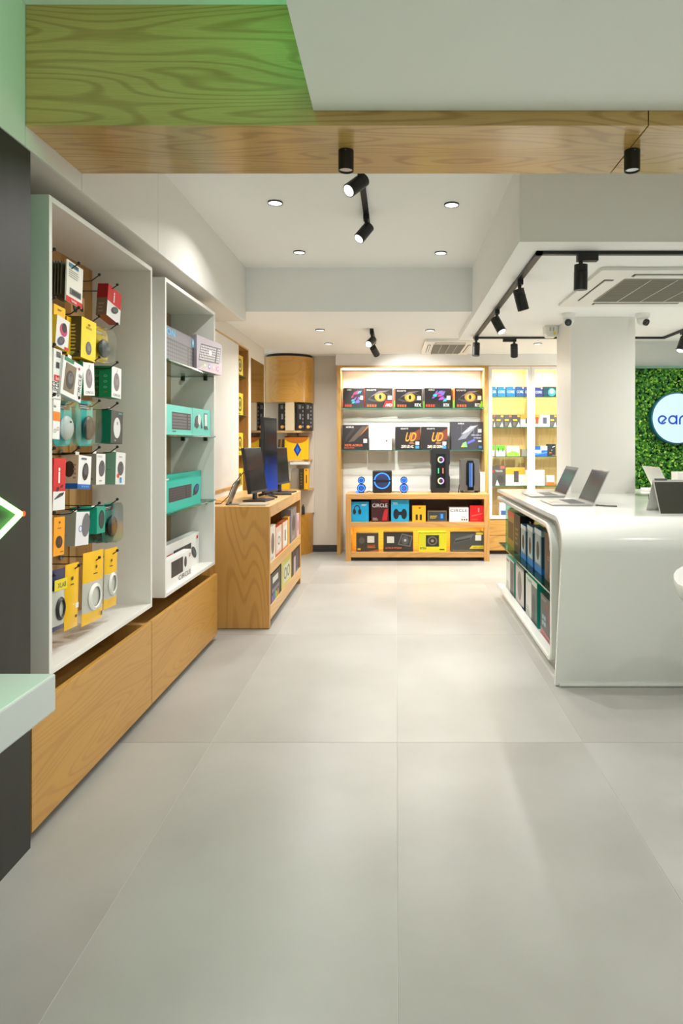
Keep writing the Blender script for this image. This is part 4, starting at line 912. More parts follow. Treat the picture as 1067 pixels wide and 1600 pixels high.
def d_dr(p): p.text('CIRCLE', .06, .66, .17, WHT, fitw=.86, bold=0); p.poly([(.6, .05), (.9, .05), (.95, .6), (.75, .55)], (190, 30, 40)); p.lines(.08, .06, .4, .2, 3, (180, 160, 160)); p.rect(.55, .9, 1, 1, (150, 30, 40))
backbox('headset_box', 'dark red and black box beside the cyan headset box', 'box', 580, 607.5, 781, S1, CI, .16, {'F': (64, 20, 26), 'S': (40, 14, 18)}, {'F': d_dr}, GC)
def d_ct(p): p.ell(.28, .35, .16, .24, (24, 30, 38)); p.ell(.72, .35, .16, .24, (24, 30, 38)); p.rect(.3, .3, .7, .46, (24, 30, 38)); p.lines(.1, .8, .5, .9, 2, WHT)
backbox('gamepad_box', 'cyan box with black game controller on the upper console shelf', 'box', 611, 639, 781, S1, CI, .16, {'F': (30, 160, 206), 'S': (16, 110, 160)}, {'F': d_ct}, GC)
backbox('cable_box', 'orange yellow box with black sockets on the upper console shelf', 'box', 644, 665, 790, S1, CI, .12, {'F': (248, 176, 30), 'S': (200, 130, 16)}, {'F': lambda p: (p.rect(.25, .1, .42, .45, DK), p.rect(.55, .1, .72, .45, DK), p.ell(.55, .85, .1, .04, (120, 80, 10)))}, GC)
backbox('speaker_box', 'small grey box with blue speaker on the upper console shelf', 'box', 668, 698, 798, S1, CI, .12, {'F': (110, 96, 76), 'S': (80, 70, 56)}, {'F': lambda p: (p.rect(.05, .1, .95, .9, (60, 58, 56)), p.rect(.62, .1, .85, .8, (40, 70, 130)), p.rect(.68, .3, .8, .7, (60, 150, 230)), p.lines(.12, .3, .5, .6, 3, (200, 180, 60)))}, GC)
backbox('keyboard_box', 'white box with dark lettering on the upper console shelf', 'box', 702, 732, 793, S1, CI, .14, {'F': (228, 226, 228), 'S': (200, 200, 200)}, {'F': lambda p: (p.text('CIRCLE', .05, .68, .2, (50, 50, 50), fitw=.88, bold=0), p.lines(.6, .3, .9, .4, 1, GRY), p.polys([[(.62+.12*i, .08), (.7+.12*i, .08), (.7+.12*i, .2), (.62+.12*i, .2)] for i in range(3)], (90, 90, 90)))}, GC)
backbox('gift_box', 'bright red box at the right end of the upper console shelf', 'box', 734, 755.5, 790, S1, CI, .14, {'F': (210, 20, 26), 'S': (160, 14, 20)}, {'F': lambda p: (p.poly([(.1, .3), (.9, .48), (.9, .54), (.1, .38)], (236, 90, 80)), p.rect(.6, .6, .68, .85, (236, 160, 150)), p.lines(.1, .1, .8, .2, 2, (236, 90, 80)))}, GC)
GP = 'power supply boxes on the lit lower console shelf'
backbox('power_supply_box', 'dark box with white sticker at the left of the lit console shelf', 'box', 556.5, 591, 833, S2, CI, .12, {'F': (62, 56, 44), 'S': (46, 40, 32)}, {'F': lambda p: (p.rect(.5, .48, .82, .84, (216, 214, 200)), p.ell(.25, .6, .14, .18, (90, 84, 70)), p.lines(.5, .2, .9, .4, 3, (200, 110, 60)), p.rect(.06, .08, .2, .18, (230, 160, 30)), p.poly([(.5, 0), (1, .12), (1, .0)], (150, 90, 60)))}, GP)
backbox('power_supply_box', 'black box with fan picture, second on the lit console shelf', 'box', 599, 645.5, 831.5, S2, CI, .12, {'F': (50, 46, 42), 'S': (36, 34, 30)}, {'F': lambda p: (p.poly([(.48, .36), (.9, .24), (.98, .8), (.62, .94)], (110, 108, 104)), p.poly([(.52, .40), (.87, .30), (.94, .75), (.64, .87)], (60, 58, 58)), p.ell(.73, .58, .12, .22, (90, 88, 88)), p.ell(.73, .58, .04, .07, (190, 190, 190)), p.rect(.12, .44, .36, .78, (216, 214, 200)), p.text('AORUS P750W', .06, .14, .09, (220, 110, 60), fitw=.56))}, GP)
backbox('cooler_box', 'lime yellow fan cooler box on the lit console shelf', 'box', 654, 697, 832, S2, CI, .12, {'F': (216, 212, 30), 'S': (150, 150, 20)}, {'F': lambda p: (p.rect(.26, .26, .74, .86, (44, 42, 40)), p.ring(.5, .56, .18, .24, .3, (110, 104, 90)), p.ell(.5, .56, .06, .08, (150, 140, 110)), p.text('BTZ60', .06, .12, .1, (60, 60, 10), fitw=.22), p.rect(.76, .08, .94, .14, (90, 90, 20)))}, GP)
backbox('power_supply_box', 'dark grey box with yellow stripe at the right of the lit console shelf', 'box', 704, 756, 831, S2, CI, .12, {'F': (70, 70, 64), 'S': (50, 50, 46)}, {'F': lambda p: (p.poly([(.1, .4), (.6, .62), (.7, .9), (.15, .66)], (100, 102, 100)), p.poly([(.12, .44), (.58, .62), (.62, .72), (.14, .56)], (54, 56, 56)), p.rect(.74, .56, .92, .84, (220, 220, 212)), p.rect(.76, .86, .98, .98, (214, 200, 20)), p.poly([(.56, .14), (.64, .30), (1, .30), (1, .14)], (214, 196, 20)), p.text('HX1200', .68, .17, .09, (50, 50, 20), fitw=.28), p.lines(.06, .05, .9, .09, 1, (140, 140, 130)))}, GP)
# speakers and computers on the console
BLUE = emit((40, 110, 255), 3.0)
def ringface(mb, x, y, z, r, t, m=0):
    pass
def satellite(px, label):
    Y = 8.0; x = X(px, Y); t = thing('speaker', label, 'speaker', (x, Y, ct), 0, 'small blue-ringed speakers')
    MB().cyl((0, -.03, .055), (0, .05, .055), .052, n=24).build('lower_driver', BLACK, t, local=True, smooth=True)
    MB().cyl((0, -.03, .15), (0, .05, .15), .042, n=24).build('upper_driver', BLACK, t, local=True, smooth=True)
    for zz, r in ((.055, .043), (.15, .033)):
        MB().strip([(a, b+zz) for a, b in arc(0, 0, r, 0, 345, 23)], [(a, b+zz) for a, b in arc(0, 0, r*.72, 0, 345, 23)], 'y', -.034, -.0305).build('light_ring', BLUE, t, local=True)
        MB().cyl((0, -.0305, zz), (0, -.034, zz), r*.55, n=18).build('cone', mat((60, 90, 190), .3), t, local=True)
    bx(-.03, -.03, 0, .03, .05, .012).build('foot', BLACK, t, local=True)
satellite(564.5, 'small figure-eight speaker with blue rings left of the subwoofer')
satellite(631, 'small figure-eight speaker with blue rings right of the subwoofer')
sb = thing('subwoofer', 'black cube subwoofer with large blue light ring', 'speaker', (X(597, 7.98), 8.05, ct))
bx(-.115, -.08, .008, .115, .12, .262).build('cabinet', mat((24, 24, 26), .45), sb, local=True, bevel=.004)
MB().strip([(a, b+.145) for a, b in arc(0, 0, .098, 0, 352.5, 47)], [(a, b+.145) for a, b in arc(0, 0, .084, 0, 352.5, 47)], 'y', -.084, -.0805).build('light_ring', BLUE, sb, local=True)
cn_ = MB().lathe([(.081, 0), (.06, .002), (.03, .003), (0, .002)], 24).build('cone', mat((40, 50, 90), .3), sb, local=True)
cn_.rotation_euler = (PI/2, 0, 0); cn_.location = (0, -.0805, .145)
bx(-.106, -.088, .134, .106, -.0805, .156).build('crossbar', BLACK, sb, local=True)
for xx in (-.09, .09): bx(xx-.015, -.07, 0, xx+.015, .1, .008).build('foot', BLACK, sb, local=True)
tag(MB().tube([(X(572, 8), 8.05, ct+.006), (X(577, 8), 8.0, ct+.02), (X(581, 8), 8.03, ct+.006)], .004, 6).build('speaker_cable', BLACK, smooth=True), 'black cable between left small speaker and subwoofer', 'cable')
tag(MB().tube([(X(612.5, 8), 8.05, ct+.006), (X(619, 8), 8.0, ct+.014), (X(625, 8), 8.04, ct+.006)], .004, 6).build('speaker_cable', BLACK, smooth=True), 'black cable between subwoofer and right small speaker', 'cable')
tag(bx(X(555.5, 7.95), 7.94, ct, X(559.5, 7.95), 7.97, ct+.025).build('volume_knob', BLUE, bevel=.004), 'tiny glowing blue volume control beside the left speaker', 'controller')
tw = thing('computer_tower', 'tall black computer tower with rainbow lit fans', 'computer', (X(688, 7.98), 8.1, ct))
hw, hh = (X(703, 7.98)-X(673, 7.98))/2, Z(701, 7.98)-ct
ol = [(-hw, .03), (-hw+.015, .012), (hw-.015, .012), (hw, .03), (hw, hh*.36), (hw-.012, hh*.40), (hw-.012, hh*.62), (hw, hh*.66), (hw, hh-.02), (hw-.02, hh), (-hw+.02, hh), (-hw, hh-.02), (-hw, hh*.66), (-hw+.012, hh*.62), (-hw+.012, hh*.40), (-hw, hh*.36)]
MB().prism(ol, 'y', -.12, .11).build('case', mat((26, 26, 27), .4), tw, local=True)
bx(-hw*.42, -.126, hh*.12, hw*.52, -.1205, hh*.88).build('front_glass', BLACKG, tw, local=True)
def rgbmat():
    m, nt, b = newmat('rainbow_ring'); N, L = nt.nodes.new, nt.links.new
    tc = N('ShaderNodeTexCoord'); sp = N('ShaderNodeSeparateXYZ'); L(tc.outputs['Generated'], sp.inputs[0])
    hs = N('ShaderNodeCombineColor'); hs.mode = 'HSV'; L(sp.outputs['X'], hs.inputs[0]); hs.inputs[1].default_value = .75; hs.inputs[2].default_value = 1
    L(hs.outputs[0], b.inputs['Emission Color']); b.inputs['Emission Strength'].default_value = 2.2; b.inputs['Base Color'].default_value = (0, 0, 0, 1); return m
RGB = rgbmat()
for v in (.75, .27):
    MB().strip([(a, b+hh*v) for a, b in arc(.005, 0, .038, 0, 345, 23)], [(a, b+hh*v) for a, b in arc(.005, 0, .026, 0, 345, 23)], 'y', -.130, -.1265).build('fan_ring', RGB, tw, local=True)
    MB().cyl((.005, -.1265, hh*v), (.005, -.129, hh*v), .010, n=14).build('fan_hub', mat((80, 70, 80), .3), tw, local=True)
    for k in range(5):
        t = 2*PI*k/5; MB().prism([(.005+.010*math.cos(t), hh*v+.010*math.sin(t)), (.005+.025*math.cos(t+.1), hh*v+.025*math.sin(t+.1)), (.005+.025*math.cos(t+.6), hh*v+.025*math.sin(t+.6))], 'y', -.1285, -.1265).build('fan_blade', mat((90, 70, 90), .3), tw, local=True)
for xx, c in ((-.024, (60, 230, 140)), (.03, (255, 130, 90))): bx(xx-.006, -.129, hh*.44, xx+.006, -.1265, hh*.56).build('light_bar', emit(c, 1.6), tw, local=True)
for xx in (-hw+.02, hw-.02): bx(xx-.012, -.11, 0, xx+.012, .10, .0125).build('foot', BLACK, tw, local=True)
tw2 = thing('computer_tower', 'grey computer tower with a blue light bar down the front', 'computer', (X(734.5, 7.98), 8.1, ct))
hw, hh = (X(749, 7.98)-X(720, 7.98))/2, Z(717, 7.98)-ct
MB().prism([(-hw, .025), (hw, .025), (hw, hh-.008), (hw*.85, hh), (-hw*.85, hh), (-hw, hh-.008)], 'y', -.11, .10).build('case', mat((92, 88, 84), .35, .3), tw2, local=True)
MB().prism([(-hw*.28, .03), (hw*.38, .03), (hw*.38, .08), (hw*.46, .1), (hw*.46, hh-.06), (hw*.30, hh-.02), (-hw*.30, hh-.02), (-hw*.42, hh-.06), (-hw*.42, .1), (-hw*.28, .08)], 'y', -.116, -.1105).build('front_strip', BLACKG, tw2, local=True)
for k in range(3): bx(-.010+.014*k, -.119, .07, -.002+.014*k, -.1165, hh-.05).build('light_bar', emit(((90, 140, 200), (70, 110, 220), (120, 170, 230))[k], 1.3), tw2, local=True)
for xx in (-hw+.02, hw-.02): bx(xx-.014, -.1, 0, xx+.014, .09, .0255).build('foot', BLACK, tw2, local=True)
tag(MB().cyl((X(716.5, 8.0), 8.02, ct), (X(717.5, 8.0), 8.02, ct+.10), .006, .003, 8).build('antenna', BLACK), 'small black antenna standing beside the grey computer tower', 'antenna')
tag(bx(X(749.8, 8.1), 8.10, ct, X(757.5, 8.1), 8.2, ct+.24).build('white_case', mat((214, 208, 200), .4), bevel=.004), 'narrow white box standing right of the grey computer tower', 'box')
# ================================================================ GLASS DOOR CABINETS
GY = 8.26
def glass_cab(x0, x1, dx0, dx1, label):
    t = thing('glass_cabinet', label, 'cabinet', ((x0+x1)/2, 8.46, 0), 0, 'tall glass door cabinets')
    top = UT
    bx(x0, GY+.02, .44, x1, GY+.022, .441).build('seal', WHITE, t) if False else None
    WB = wood('z', (240, 208, 146), (216, 178, 112), .4)
    bx(x0, 8.62, .42, x1, 8.68, top).build('back_panel', WB, t)
    bx(x0, 8.30, .42, x0+.016, 8.62, top).build('side_panel', WB, t)
    bx(x1-.016, 8.30, .42, x1, 8.62, top).build('side_panel', WB, t)
    bx(x0+.016, 8.30, top-.018, x1-.016, 8.62, top).build('top_panel', WB, t)
    bx(x0+.016, 8.30, .42, x1-.016, 8.62, .44).build('bottom_panel', WB, t)
    for z in (1.961, 1.584, 1.216, .849):
        bx(x0+.017, 8.315, z-.008, x1-.017, 8.619, z, m=[0, 0, 1, 1, 1, 1]).build('glass_shelf', [GLASS, GEDGE], t)
    f = .045
    d = bx(x0, GY+.008, .44, x1, GY+.012, top-.012).build('door_pane', PANE, t)
    bx(x0+.001, GY, .44, x0+f, GY+.03, top-.01).build('door_stile', LAM, d)
    bx(x1-f, GY, .44, x1-.001, GY+.03, top-.01).build('door_stile', LAM, d)
    bx(x0+f, GY, top-.05, x1-f, GY+.03, top-.01).build('door_rail', LAM, d)
    bx(x0+f, GY, .44, x1-f, GY+.03, .48).build('door_rail', LAM, d)
    bx(x0+.05, 8.34, top-.032, x1-.05, 8.36, top-.019).build('light_strip', emit((255, 232, 170), 10), t)
    area(t, (0, -.12, top-.04), (math.radians(15), 0, 0), x1-x0-.14, 8, (1, .88, .62), 'RECTANGLE', .02)
    for za, zb in ((.05, .235), (.24, .425)):
        dd = bx(x0+.002, GY, za, x1-.002, GY+.02, zb).build('drawer_front', OAKX, t, bevel=.001)
    bx(x0, GY+.02, .05, x1, 8.62, .42).build('drawer_box', OAKX, t)
    bx(x0, GY+.04, 0, x1, 8.62, .05).build('plinth', mat((60, 24, 18), .5), t)
    return t
gx0, gx1, gx2 = X(763, GY)+.002, X(829.7, GY), X(829.7, GY)+.53
glass_cab(gx0, gx1, 0, 0, 'white framed glass door cabinet beside the oak shelf unit')
glass_cab(gx1+.002, gx2, 0, 0, 'white framed glass door cabinet half hidden by the column')
IY = 8.36
def gb(name, label, pl, pr, yt, z, cols, draw, grp, d=.09): return backbox(name, label, 'box', pl, pr, yt, z+.0008, IY, d, cols, draw, grp)
GB = 'blue processor boxes on the top cabinet shelf'
def d_core(p): p.text('CORE', .12, .36, .26, (220, 236, 250), fitw=.76, bold=.01); p.rect(.78, .8, .94, .94, WHT)
blues = [(767.5, 776, (14, 120, 190), 'cut off at the left end'), (777, 790, (20, 130, 200), 'second from left'), (791, 805, (14, 124, 196), 'third from left'), (806, 819, (24, 84, 160), 'fourth from left'), (819.5, 829, (40, 70, 140), 'beside the door stile')]
for a, b, c, lab in blues: gb('processor_box', 'blue processor box on the top cabinet shelf, %s' % lab, a, b, 604, 1.961, {'F': c, 'S': (10, 70, 120)}, {'F': d_core}, GB)
gb('processor_box', 'violet blue processor box on the top shelf of the right cabinet', 835, 848, 605, 1.961, {'F': (50, 60, 140)}, {'F': d_core}, GB)
gb('processor_box', 'dark teal processor box beside the column on the top shelf', 849, 869, 604, 1.961, {'F': (20, 70, 96)}, {'F': lambda p: (p.ell(.65, .45, .3, .4, (70, 170, 190)), p.ell(.65, .55, .2, .24, (170, 220, 230)))}, GB)
GS = 'drive boxes on the second cabinet shelf'
def d_hd(c): return lambda p: (p.rect(.08, .5, .6, .62, (230, 200, 60)), p.poly([(.5, 0), (.95, 0), (.8, .4)], (230, 230, 226)), p.rect(.62, .8, .95, .95, c), p.rect(.1, .1, .4, .4, (110, 100, 100)))
for a, b, c, f, lab in ((767.5, 774, (220, 90, 70), (100, 84, 80), 'at the left end'), (774.5, 787, (240, 180, 60), (92, 86, 80), 'second from left'), (787.5, 800, (230, 110, 90), (84, 78, 76), 'third from left'), (800.5, 813, (240, 170, 60), (76, 70, 68), 'fourth from left')):
    gb('drive_box', 'dark grey drive box on the second cabinet shelf, %s' % lab, a, b, 648, 1.584, {'F': f}, {'F': d_hd(c)}, GS)
def d_oh(p): p.rect(0, .62, 1, 1, (244, 150, 40)); p.rect(.5, .28, .8, .72, (80, 78, 80))
gb('drive_box', 'orange and white drive box on the second shelf beside the door stile', 813.5, 828, 648, 1.584, {'F': (236, 232, 224)}, {'F': d_oh}, GS)
gb('drive_box', 'orange box with red drive on the second shelf of the right cabinet', 834, 842.5, 648, 1.584, {'F': (236, 226, 212)}, {'F': lambda p: (p.rect(0, .62, 1, 1, (244, 150, 40)), p.rect(.3, .25, .85, .8, (226, 60, 40)))}, GS)
gb('drive_box', 'white box with dark drive picture on the second shelf', 843.5, 858.5, 648, 1.584, {'F': (240, 238, 240)}, {'F': lambda p: p.rect(.3, .26, .72, .78, (80, 80, 96))}, GS)
gb('drive_box', 'grey drive box beside the column on the second shelf', 859, 870, 648, 1.584, {'F': (92, 90, 90)}, {'F': d_hd((240, 180, 60))}, GS)
GT = 'small boxes on the third cabinet shelf'
def d_gr(p): p.rect(0, .55, 1, 1, (90, 220, 20)); p.rect(.2, .42, .32, .8, (40, 60, 40)); p.rect(.7, .42, .82, .8, (40, 60, 40))
gb('adapter_box', 'green topped white box cut off at left of the third shelf', 767.5, 772, 696, 1.216, WHT, {'F': d_gr}, GT)
gb('adapter_box', 'green topped white box with two black plugs on the third shelf', 775, 789, 696, 1.216, WHT, {'F': d_gr}, GT)
gb('storage_box', 'white and lime green box on the third cabinet shelf', 792, 811, 697, 1.216, {'F': (240, 246, 230)}, {'F': lambda p: (p.poly([(0, 0), (1, 0), (1, .3), (.5, .55), (0, .3)], (150, 220, 60)), p.ring(.55, .55, .2, .2, .25, (140, 200, 80)))}, GT)
gb('storage_box', 'small grey box on the third shelf beside the door stile', 815, 828, 702, 1.216, (150, 146, 130), None, GT)
gb('storage_box', 'blue and white box on the third shelf of the right cabinet', 834, 855, 697, 1.216, {'F': (30, 90, 180)}, {'F': lambda p: (p.rect(.1, .3, .55, .62, WHT), p.rect(.5, .6, 1, 1, (220, 234, 244)), p.poly([(0, .1), (1, .3), (1, .45), (0, .2)], (80, 150, 220)))}, GT)
gb('storage_box', 'black box beside the column on the third cabinet shelf', 855.5, 868, 694, 1.216, (40, 40, 42), {'F': lambda p: (p.poly([(.6, .7), (.9, .8), (.9, .85), (.6, .78)], WHT), p.rect(.2, .25, .5, .32, (240, 120, 50)), p.rect(.6, .05, .95, .1, (220, 100, 50)), p.rect(.45, .45, .6, .55, (140, 140, 150)))}, GT)
GQ = 'large drive boxes on the lowest cabinet shelf'
gb('drive_box', 'dark grey drive box with red lettering on the lowest cabinet shelf', 767.5, 789, 728, .849, {'F': (84, 78, 74)}, {'F': lambda p: (p.text('TOUCH', .3, .68, .1, (236, 236, 230), fitw=.5, bold=.01), p.rect(.1, .66, .22, .78, (220, 50, 40)), p.rect(.66, .86, .96, 1, (226, 90, 76)), p.poly([(.4, .15), (.9, .15), (.9, .5), (.45, .5)], (60, 58, 58)), p.poly([(.3, .0), (.6, 0), (.42, .3)], WHT))}, GQ)
gb('drive_box', 'orange topped white drive box on the lowest cabinet shelf', 790, 820, 731, .849, {'F': (240, 232, 214)}, {'F': lambda p: (p.rect(0, .62, 1, 1, (246, 166, 40)), p.rect(.42, .18, .68, .82, (74, 70, 70)), p.rect(.44, .36, .66, .38, (110, 106, 104)))}, GQ)
gb('storage_box', 'lower plain white box of the stack on the lowest cabinet shelf', 820.5, 851, 745.5, .849, (242, 240, 236), None, GQ)
carton('storage_box', 'upper plain white box of the stack on the lowest cabinet shelf', 'box', X(851, IY)-X(820.5, IY)-.004, .088, .085, ((X(851, IY)+X(820.5, IY))/2, IY+.045, Z(745.5, IY)+.0016), 0, (246, 244, 240), None, GQ)
gb('storage_box', 'small orange and white box at right of the lowest cabinet shelf', 854.5, 866, 743, .849, {'F': (236, 226, 216)}, {'F': lambda p: (p.rect(0, 0, 1, .34, (236, 110, 40)), p.rect(.15, .5, .5, .85, (180, 190, 210)))}, GQ)
gb('gift_box', 'pale blue and white box at the bottom of the left glass cabinet', 780, 806, 786, .4408, {'F': (226, 228, 232)}, {'F': lambda p: (p.rect(.1, .2, .4, .5, (50, 90, 170)), p.rect(.6, .4, .9, .7, (120, 110, 60)))}, GQ)
# ================================================================ WHITE COUNTER
ctr = thing('sales_counter', 'glossy white waterfall counter with rounded edges and glazed side niche', 'counter', (2.05, 4.9, 0))
CX0, CX1, CT = .91, 3.4, .975
SOLID = mat((226, 227, 221), .16, 0, .3)
GRAYP = mat((176, 176, 168), .3, .35)
oc = [(3.81, 0.004)]+arc(3.812, .815, .16, 190, 90, 14)+[(5.95, CT)]+arc(5.97, CT-.03, .03, 90, 0, 4)
ic = [(3.838, 0.004)]+arc(3.812, .815, .133, 190, 90, 14)+[(5.95, CT-.028)]+[(5.97, CT-.03+.002+i*0.0) for i in range(5)]
MB().strip(oc, ic, 'x', CX0, CX1, closed=False).build('shell', SOLID, ctr, smooth=True)
# C-shaped lip round the niche
def Cc(off):
    o = off
    return [(6.0, .893+o), (5.3, .893+o), (4.6, .893+o)]+arc(4.10, .735, .158+o, 90, 180, 10)+[(3.942-o, .45)]+arc(4.012, .17, .07+o, 180, 270, 8)+[(4.6, .10-o), (5.3, .10-o), (6.02, .10-o)]
MB().strip(Cc(.016), Cc(-.016), 'x', .912, .975, closed=False).build('niche_lip', SOLID, ctr, smooth=True, bevel=.007)
inner = Cc(.016); outer = []
for y, z in inner:
    if z > .80 and y > 4.1: outer.append((y, .948))
    elif z < .13 and y > 4.012: outer.append((y, .02))
    else:
        outer.append((3.83 if z < .1 else max(3.70, 3.836-.19*z) if z < .78 else 3.69+(z-.78)*1.2, .948 if z > .87 else z if z > .1 else .02))
MB().strip(outer, inner, 'x', .958, .970, closed=False).build('side_panel', GRAYP, ctr)
bx(.93, 3.85, .0, CX1-.02, 5.98, .022).build('base_trim', SOLID, ctr)
bx(.965, 3.97, .072, 1.42, 6.02, .088).build('niche_floor', SOLID, ctr, bevel=.002)
bx(1.42, 3.90, .02, 1.44, 5.48, .94).build('niche_back', mat((44, 44, 42), .4), ctr)
bx(.972, 3.905, .03, 1.42, 3.925, .94).build('niche_end', GRAYP, ctr)
bx(.972, 3.93, .905, 1.42, 5.98, .94).build('niche_top', mat((60, 60, 58), .4), ctr)
bx(.925, 3.975, .482, 1.415, 6.0, .492, m=[0, 0, 1, 1, 1, 1]).build('glass_shelf', [clear((170, 214, 198), .02, .02), GEDGE], ctr)
bx(.985, 5.985, .493, 1.41, 5.995, .90, m=[1, 1, 0, 1, 0, 1]).build('glass_pane', [clear((196, 226, 214), .02, .02), GEDGE], ctr)
bx(CX0+.02, 3.795, .004, CX1, 3.808, .016).build('floor_trim', SOLID, ctr)
GN = 'boxes on the floor of the counter niche'
NZ = .0885
def nb(name, label, y0, y1, h, d, cols, draw, x=.985, z=NZ, grp=GN, cat='box'):
    return carton(name, label, cat, y1-y0, d, h, (x+d/2, (y0+y1)/2, z), -R90, cols, draw, grp)
def d_tp(p): p.rect(.52, 0, .98, .96, (96, 92, 88)); p.ell(.74, .5, .14, .3, (56, 54, 54)); p.lines(.06, .1, .4, .3, 4, GRY); p.rect(.06, .86, .4, .92, (120, 130, 128))
nb('router_box', 'white and teal box farthest on the counter niche floor', 5.56, 5.97, .30, .16, {'F': (216, 216, 212), 'S': (0, 140, 120)}, {'F': d_tp})
nb('router_box', 'grey box with dark end, second from far on the niche floor', 5.14, 5.49, .32, .16, {'F': (190, 184, 180), 'S': (60, 66, 62), 'T': (80, 90, 92)}, {'F': lambda p: (p.ell(.5, .5, .25, .36, (120, 112, 110)), p.rect(0, .94, 1, 1, (120, 116, 110)), p.rect(.8, 0, 1, .08, (70, 70, 150))), 'T': lambda p: p.rect(.3, .3, .7, .7, (180, 190, 200))})
nb('router_box', 'teal topped white box, second nearest on the niche floor', 4.66, 5.06, .315, .17, {'F': (206, 206, 202), 'S': (0, 146, 126)}, {'F': lambda p: (p.rect(.52, 0, 1, .88, (92, 92, 90)), p.ell(.72, .4, .16, .3, (50, 50, 52)), p.text('TAPE', .08, .86, .07, (60, 130, 110), fitw=.5), p.lines(.06, .1, .4, .3, 4, GRY)), 'T': lambda p: p.rect(.3, .6, .7, .72, (190, 226, 216)), 'R': lambda p: (p.rect(.6, .02, .95, .08, WHT), p.lines(.3, .88, .8, .93, 1, (180, 220, 210)))})
nb('headset_box', 'dark grey box with red streak nearest on the niche floor', 4.06, 4.54, .285, .17, {'F': (74, 70, 68), 'S': (54, 52, 50)}, {'F': lambda p: (p.poly([(.35, .85), (.40, .85), (.60, .45), (.56, .45)], (190, 50, 40)), p.poly([(0, 0), (1, 0), (1, .10), (0, .2)], (190, 130, 130)), p.polys([[(.12+.12*i, .3+.14*j), (.2+.12*i, .3+.14*j), (.2+.12*i, .4+.14*j), (.12+.12*i, .4+.14*j)] for i in range(2) for j in range(2)], (150, 190, 210)), p.lines(.06, .88, .4, .95, 2, GRY), p.rect(.86, .6, .94, .66, (220, 60, 60)))})
GU = 'packs on the glass shelf of the counter niche'
UZ = .4925
nb('speaker_box', 'yellow and black box farthest on the niche glass shelf', 5.62, 5.94, .30, .10, {'F': (140, 120, 40), 'S': (150, 124, 30)}, {'F': lambda p: (p.rect(.1, .2, .9, .7, (60, 54, 40)), p.rect(0, .84, 1, 1, (200, 80, 40)))}, .995, UZ, GU)
nb('speaker_box', 'black box beside the yellow one on the niche glass shelf', 5.32, 5.58, .31, .12, {'F': (44, 42, 38), 'S': (22, 22, 22)}, {'F': lambda p: p.lines(.2, .2, .7, .7, 4, (120, 110, 80))}, .99, UZ, GU)
for k, (a, b, hh_, lab) in enumerate(((5.06, 5.26, .26, 'farthest'), (4.80, 5.0, .285, 'middle'), (4.52, 4.74, .30, 'nearest'))):
    o = nb('webcam_pack', 'clear and blue hanging pack on the niche glass shelf, %s of three' % lab, a, b, hh_, .09, {'F': (86, 110, 122), 'S': (30, 74, 100)}, {'F': lambda p: (p.rect(0, 0, 1, .16, (20, 110, 180)), p.rect(.12, .2, .88, .88, (150, 170, 176)), p.ell(.5, .5, .22, .22, (34, 36, 40)), p.rect(.0, .88, 1, 1, (190, 206, 210))), 'R': lambda p: (p.rect(0, 0, 1, .14, (16, 96, 170)), p.rect(.25, .2, .75, .8, (30, 40, 48)), p.rect(0, .86, 1, 1, (150, 180, 186)))}, .985, UZ, GU, 'packaging')
    MB().prism([(-.10, hh_), (.10, hh_), (.06, hh_+.03), (-.06, hh_+.03)], 'y', -.001, .001).build('hang_tab', PLASTIC, o, local=True)
nb('headset_box', 'tall dark brown box nearest on the niche glass shelf', 4.0, 4.42, .31, .12, {'F': (82, 64, 58), 'S': (50, 40, 38)}, {'F': lambda p: (p.ring(.45, .75, .12, .12, .3, (220, 216, 210), 14, 90, 270), p.poly([(.3, .1), (.6, .1), (.5, .4)], (190, 80, 40)), p.lines(.2, .45, .7, .55, 2, (160, 120, 100)))}, .985, UZ, GU)
# ================================================================ LAPTOPS
def laptop(label, x, y, rotz, wd=.36, dp=.255, lid=.235, lean=24, body=(170, 170, 168), scr=None, lidc=None):
    t = thing('laptop', label, 'laptop', (x, y, CT), rotz, 'laptops on the white counter')
    B = mat(body, .3, .5)
    # base: hinge at local y=0, front towards -y
    MB().prism([(-dp, .002), (0, .002), (0, .016), (-dp, .010)], 'x', -wd/2, wd/2).build('base', B, t, local=True, bevel=.002)
    sl = (.016-.010)/dp
    k = MB()
    for r in range(5):
        for c in range(14):
            xx = -wd/2+.03+c*(wd-.06)/14; yy = -.045-r*.021
            z = .016+yy*sl+.0006
            k.box(xx, yy-.016, z-.001, xx+(wd-.06)/14-.003, yy, z+.0008)
    k.build('keyboard', mat((70, 70, 72), .5), t, local=True)['kind'] = 'stuff'
    bx(-.05, -dp+.02, .0102, .05, -dp+.085, .0122).build('trackpad', mat((150, 150, 150), .3), t, local=True)
    M = Matrix.Translation((0, 0, .016)) @ Matrix.Rotation(-math.radians(lean), 4, 'X')
    def tr(mb): mb.v = [tuple(M @ Vector(p)) for p in mb.v]; return mb
    L_ = tr(bx(-wd/2, 0, 0, wd/2, .006, lid)).build('lid', mat(lidc or body, .3, .4), t, local=True, bevel=.002)
    tr(bx(-wd/2+.004, -.0012, .008, wd/2-.004, -.0002, lid-.004)).build('bezel', mat((34, 34, 34), .3), L_, local=True)
    tr(bx(-wd/2+.012, -.0022, .022, wd/2-.012, -.0013, lid-.012)).build('screen', scr or mat((66, 66, 62), .12), L_, local=True)
    return t
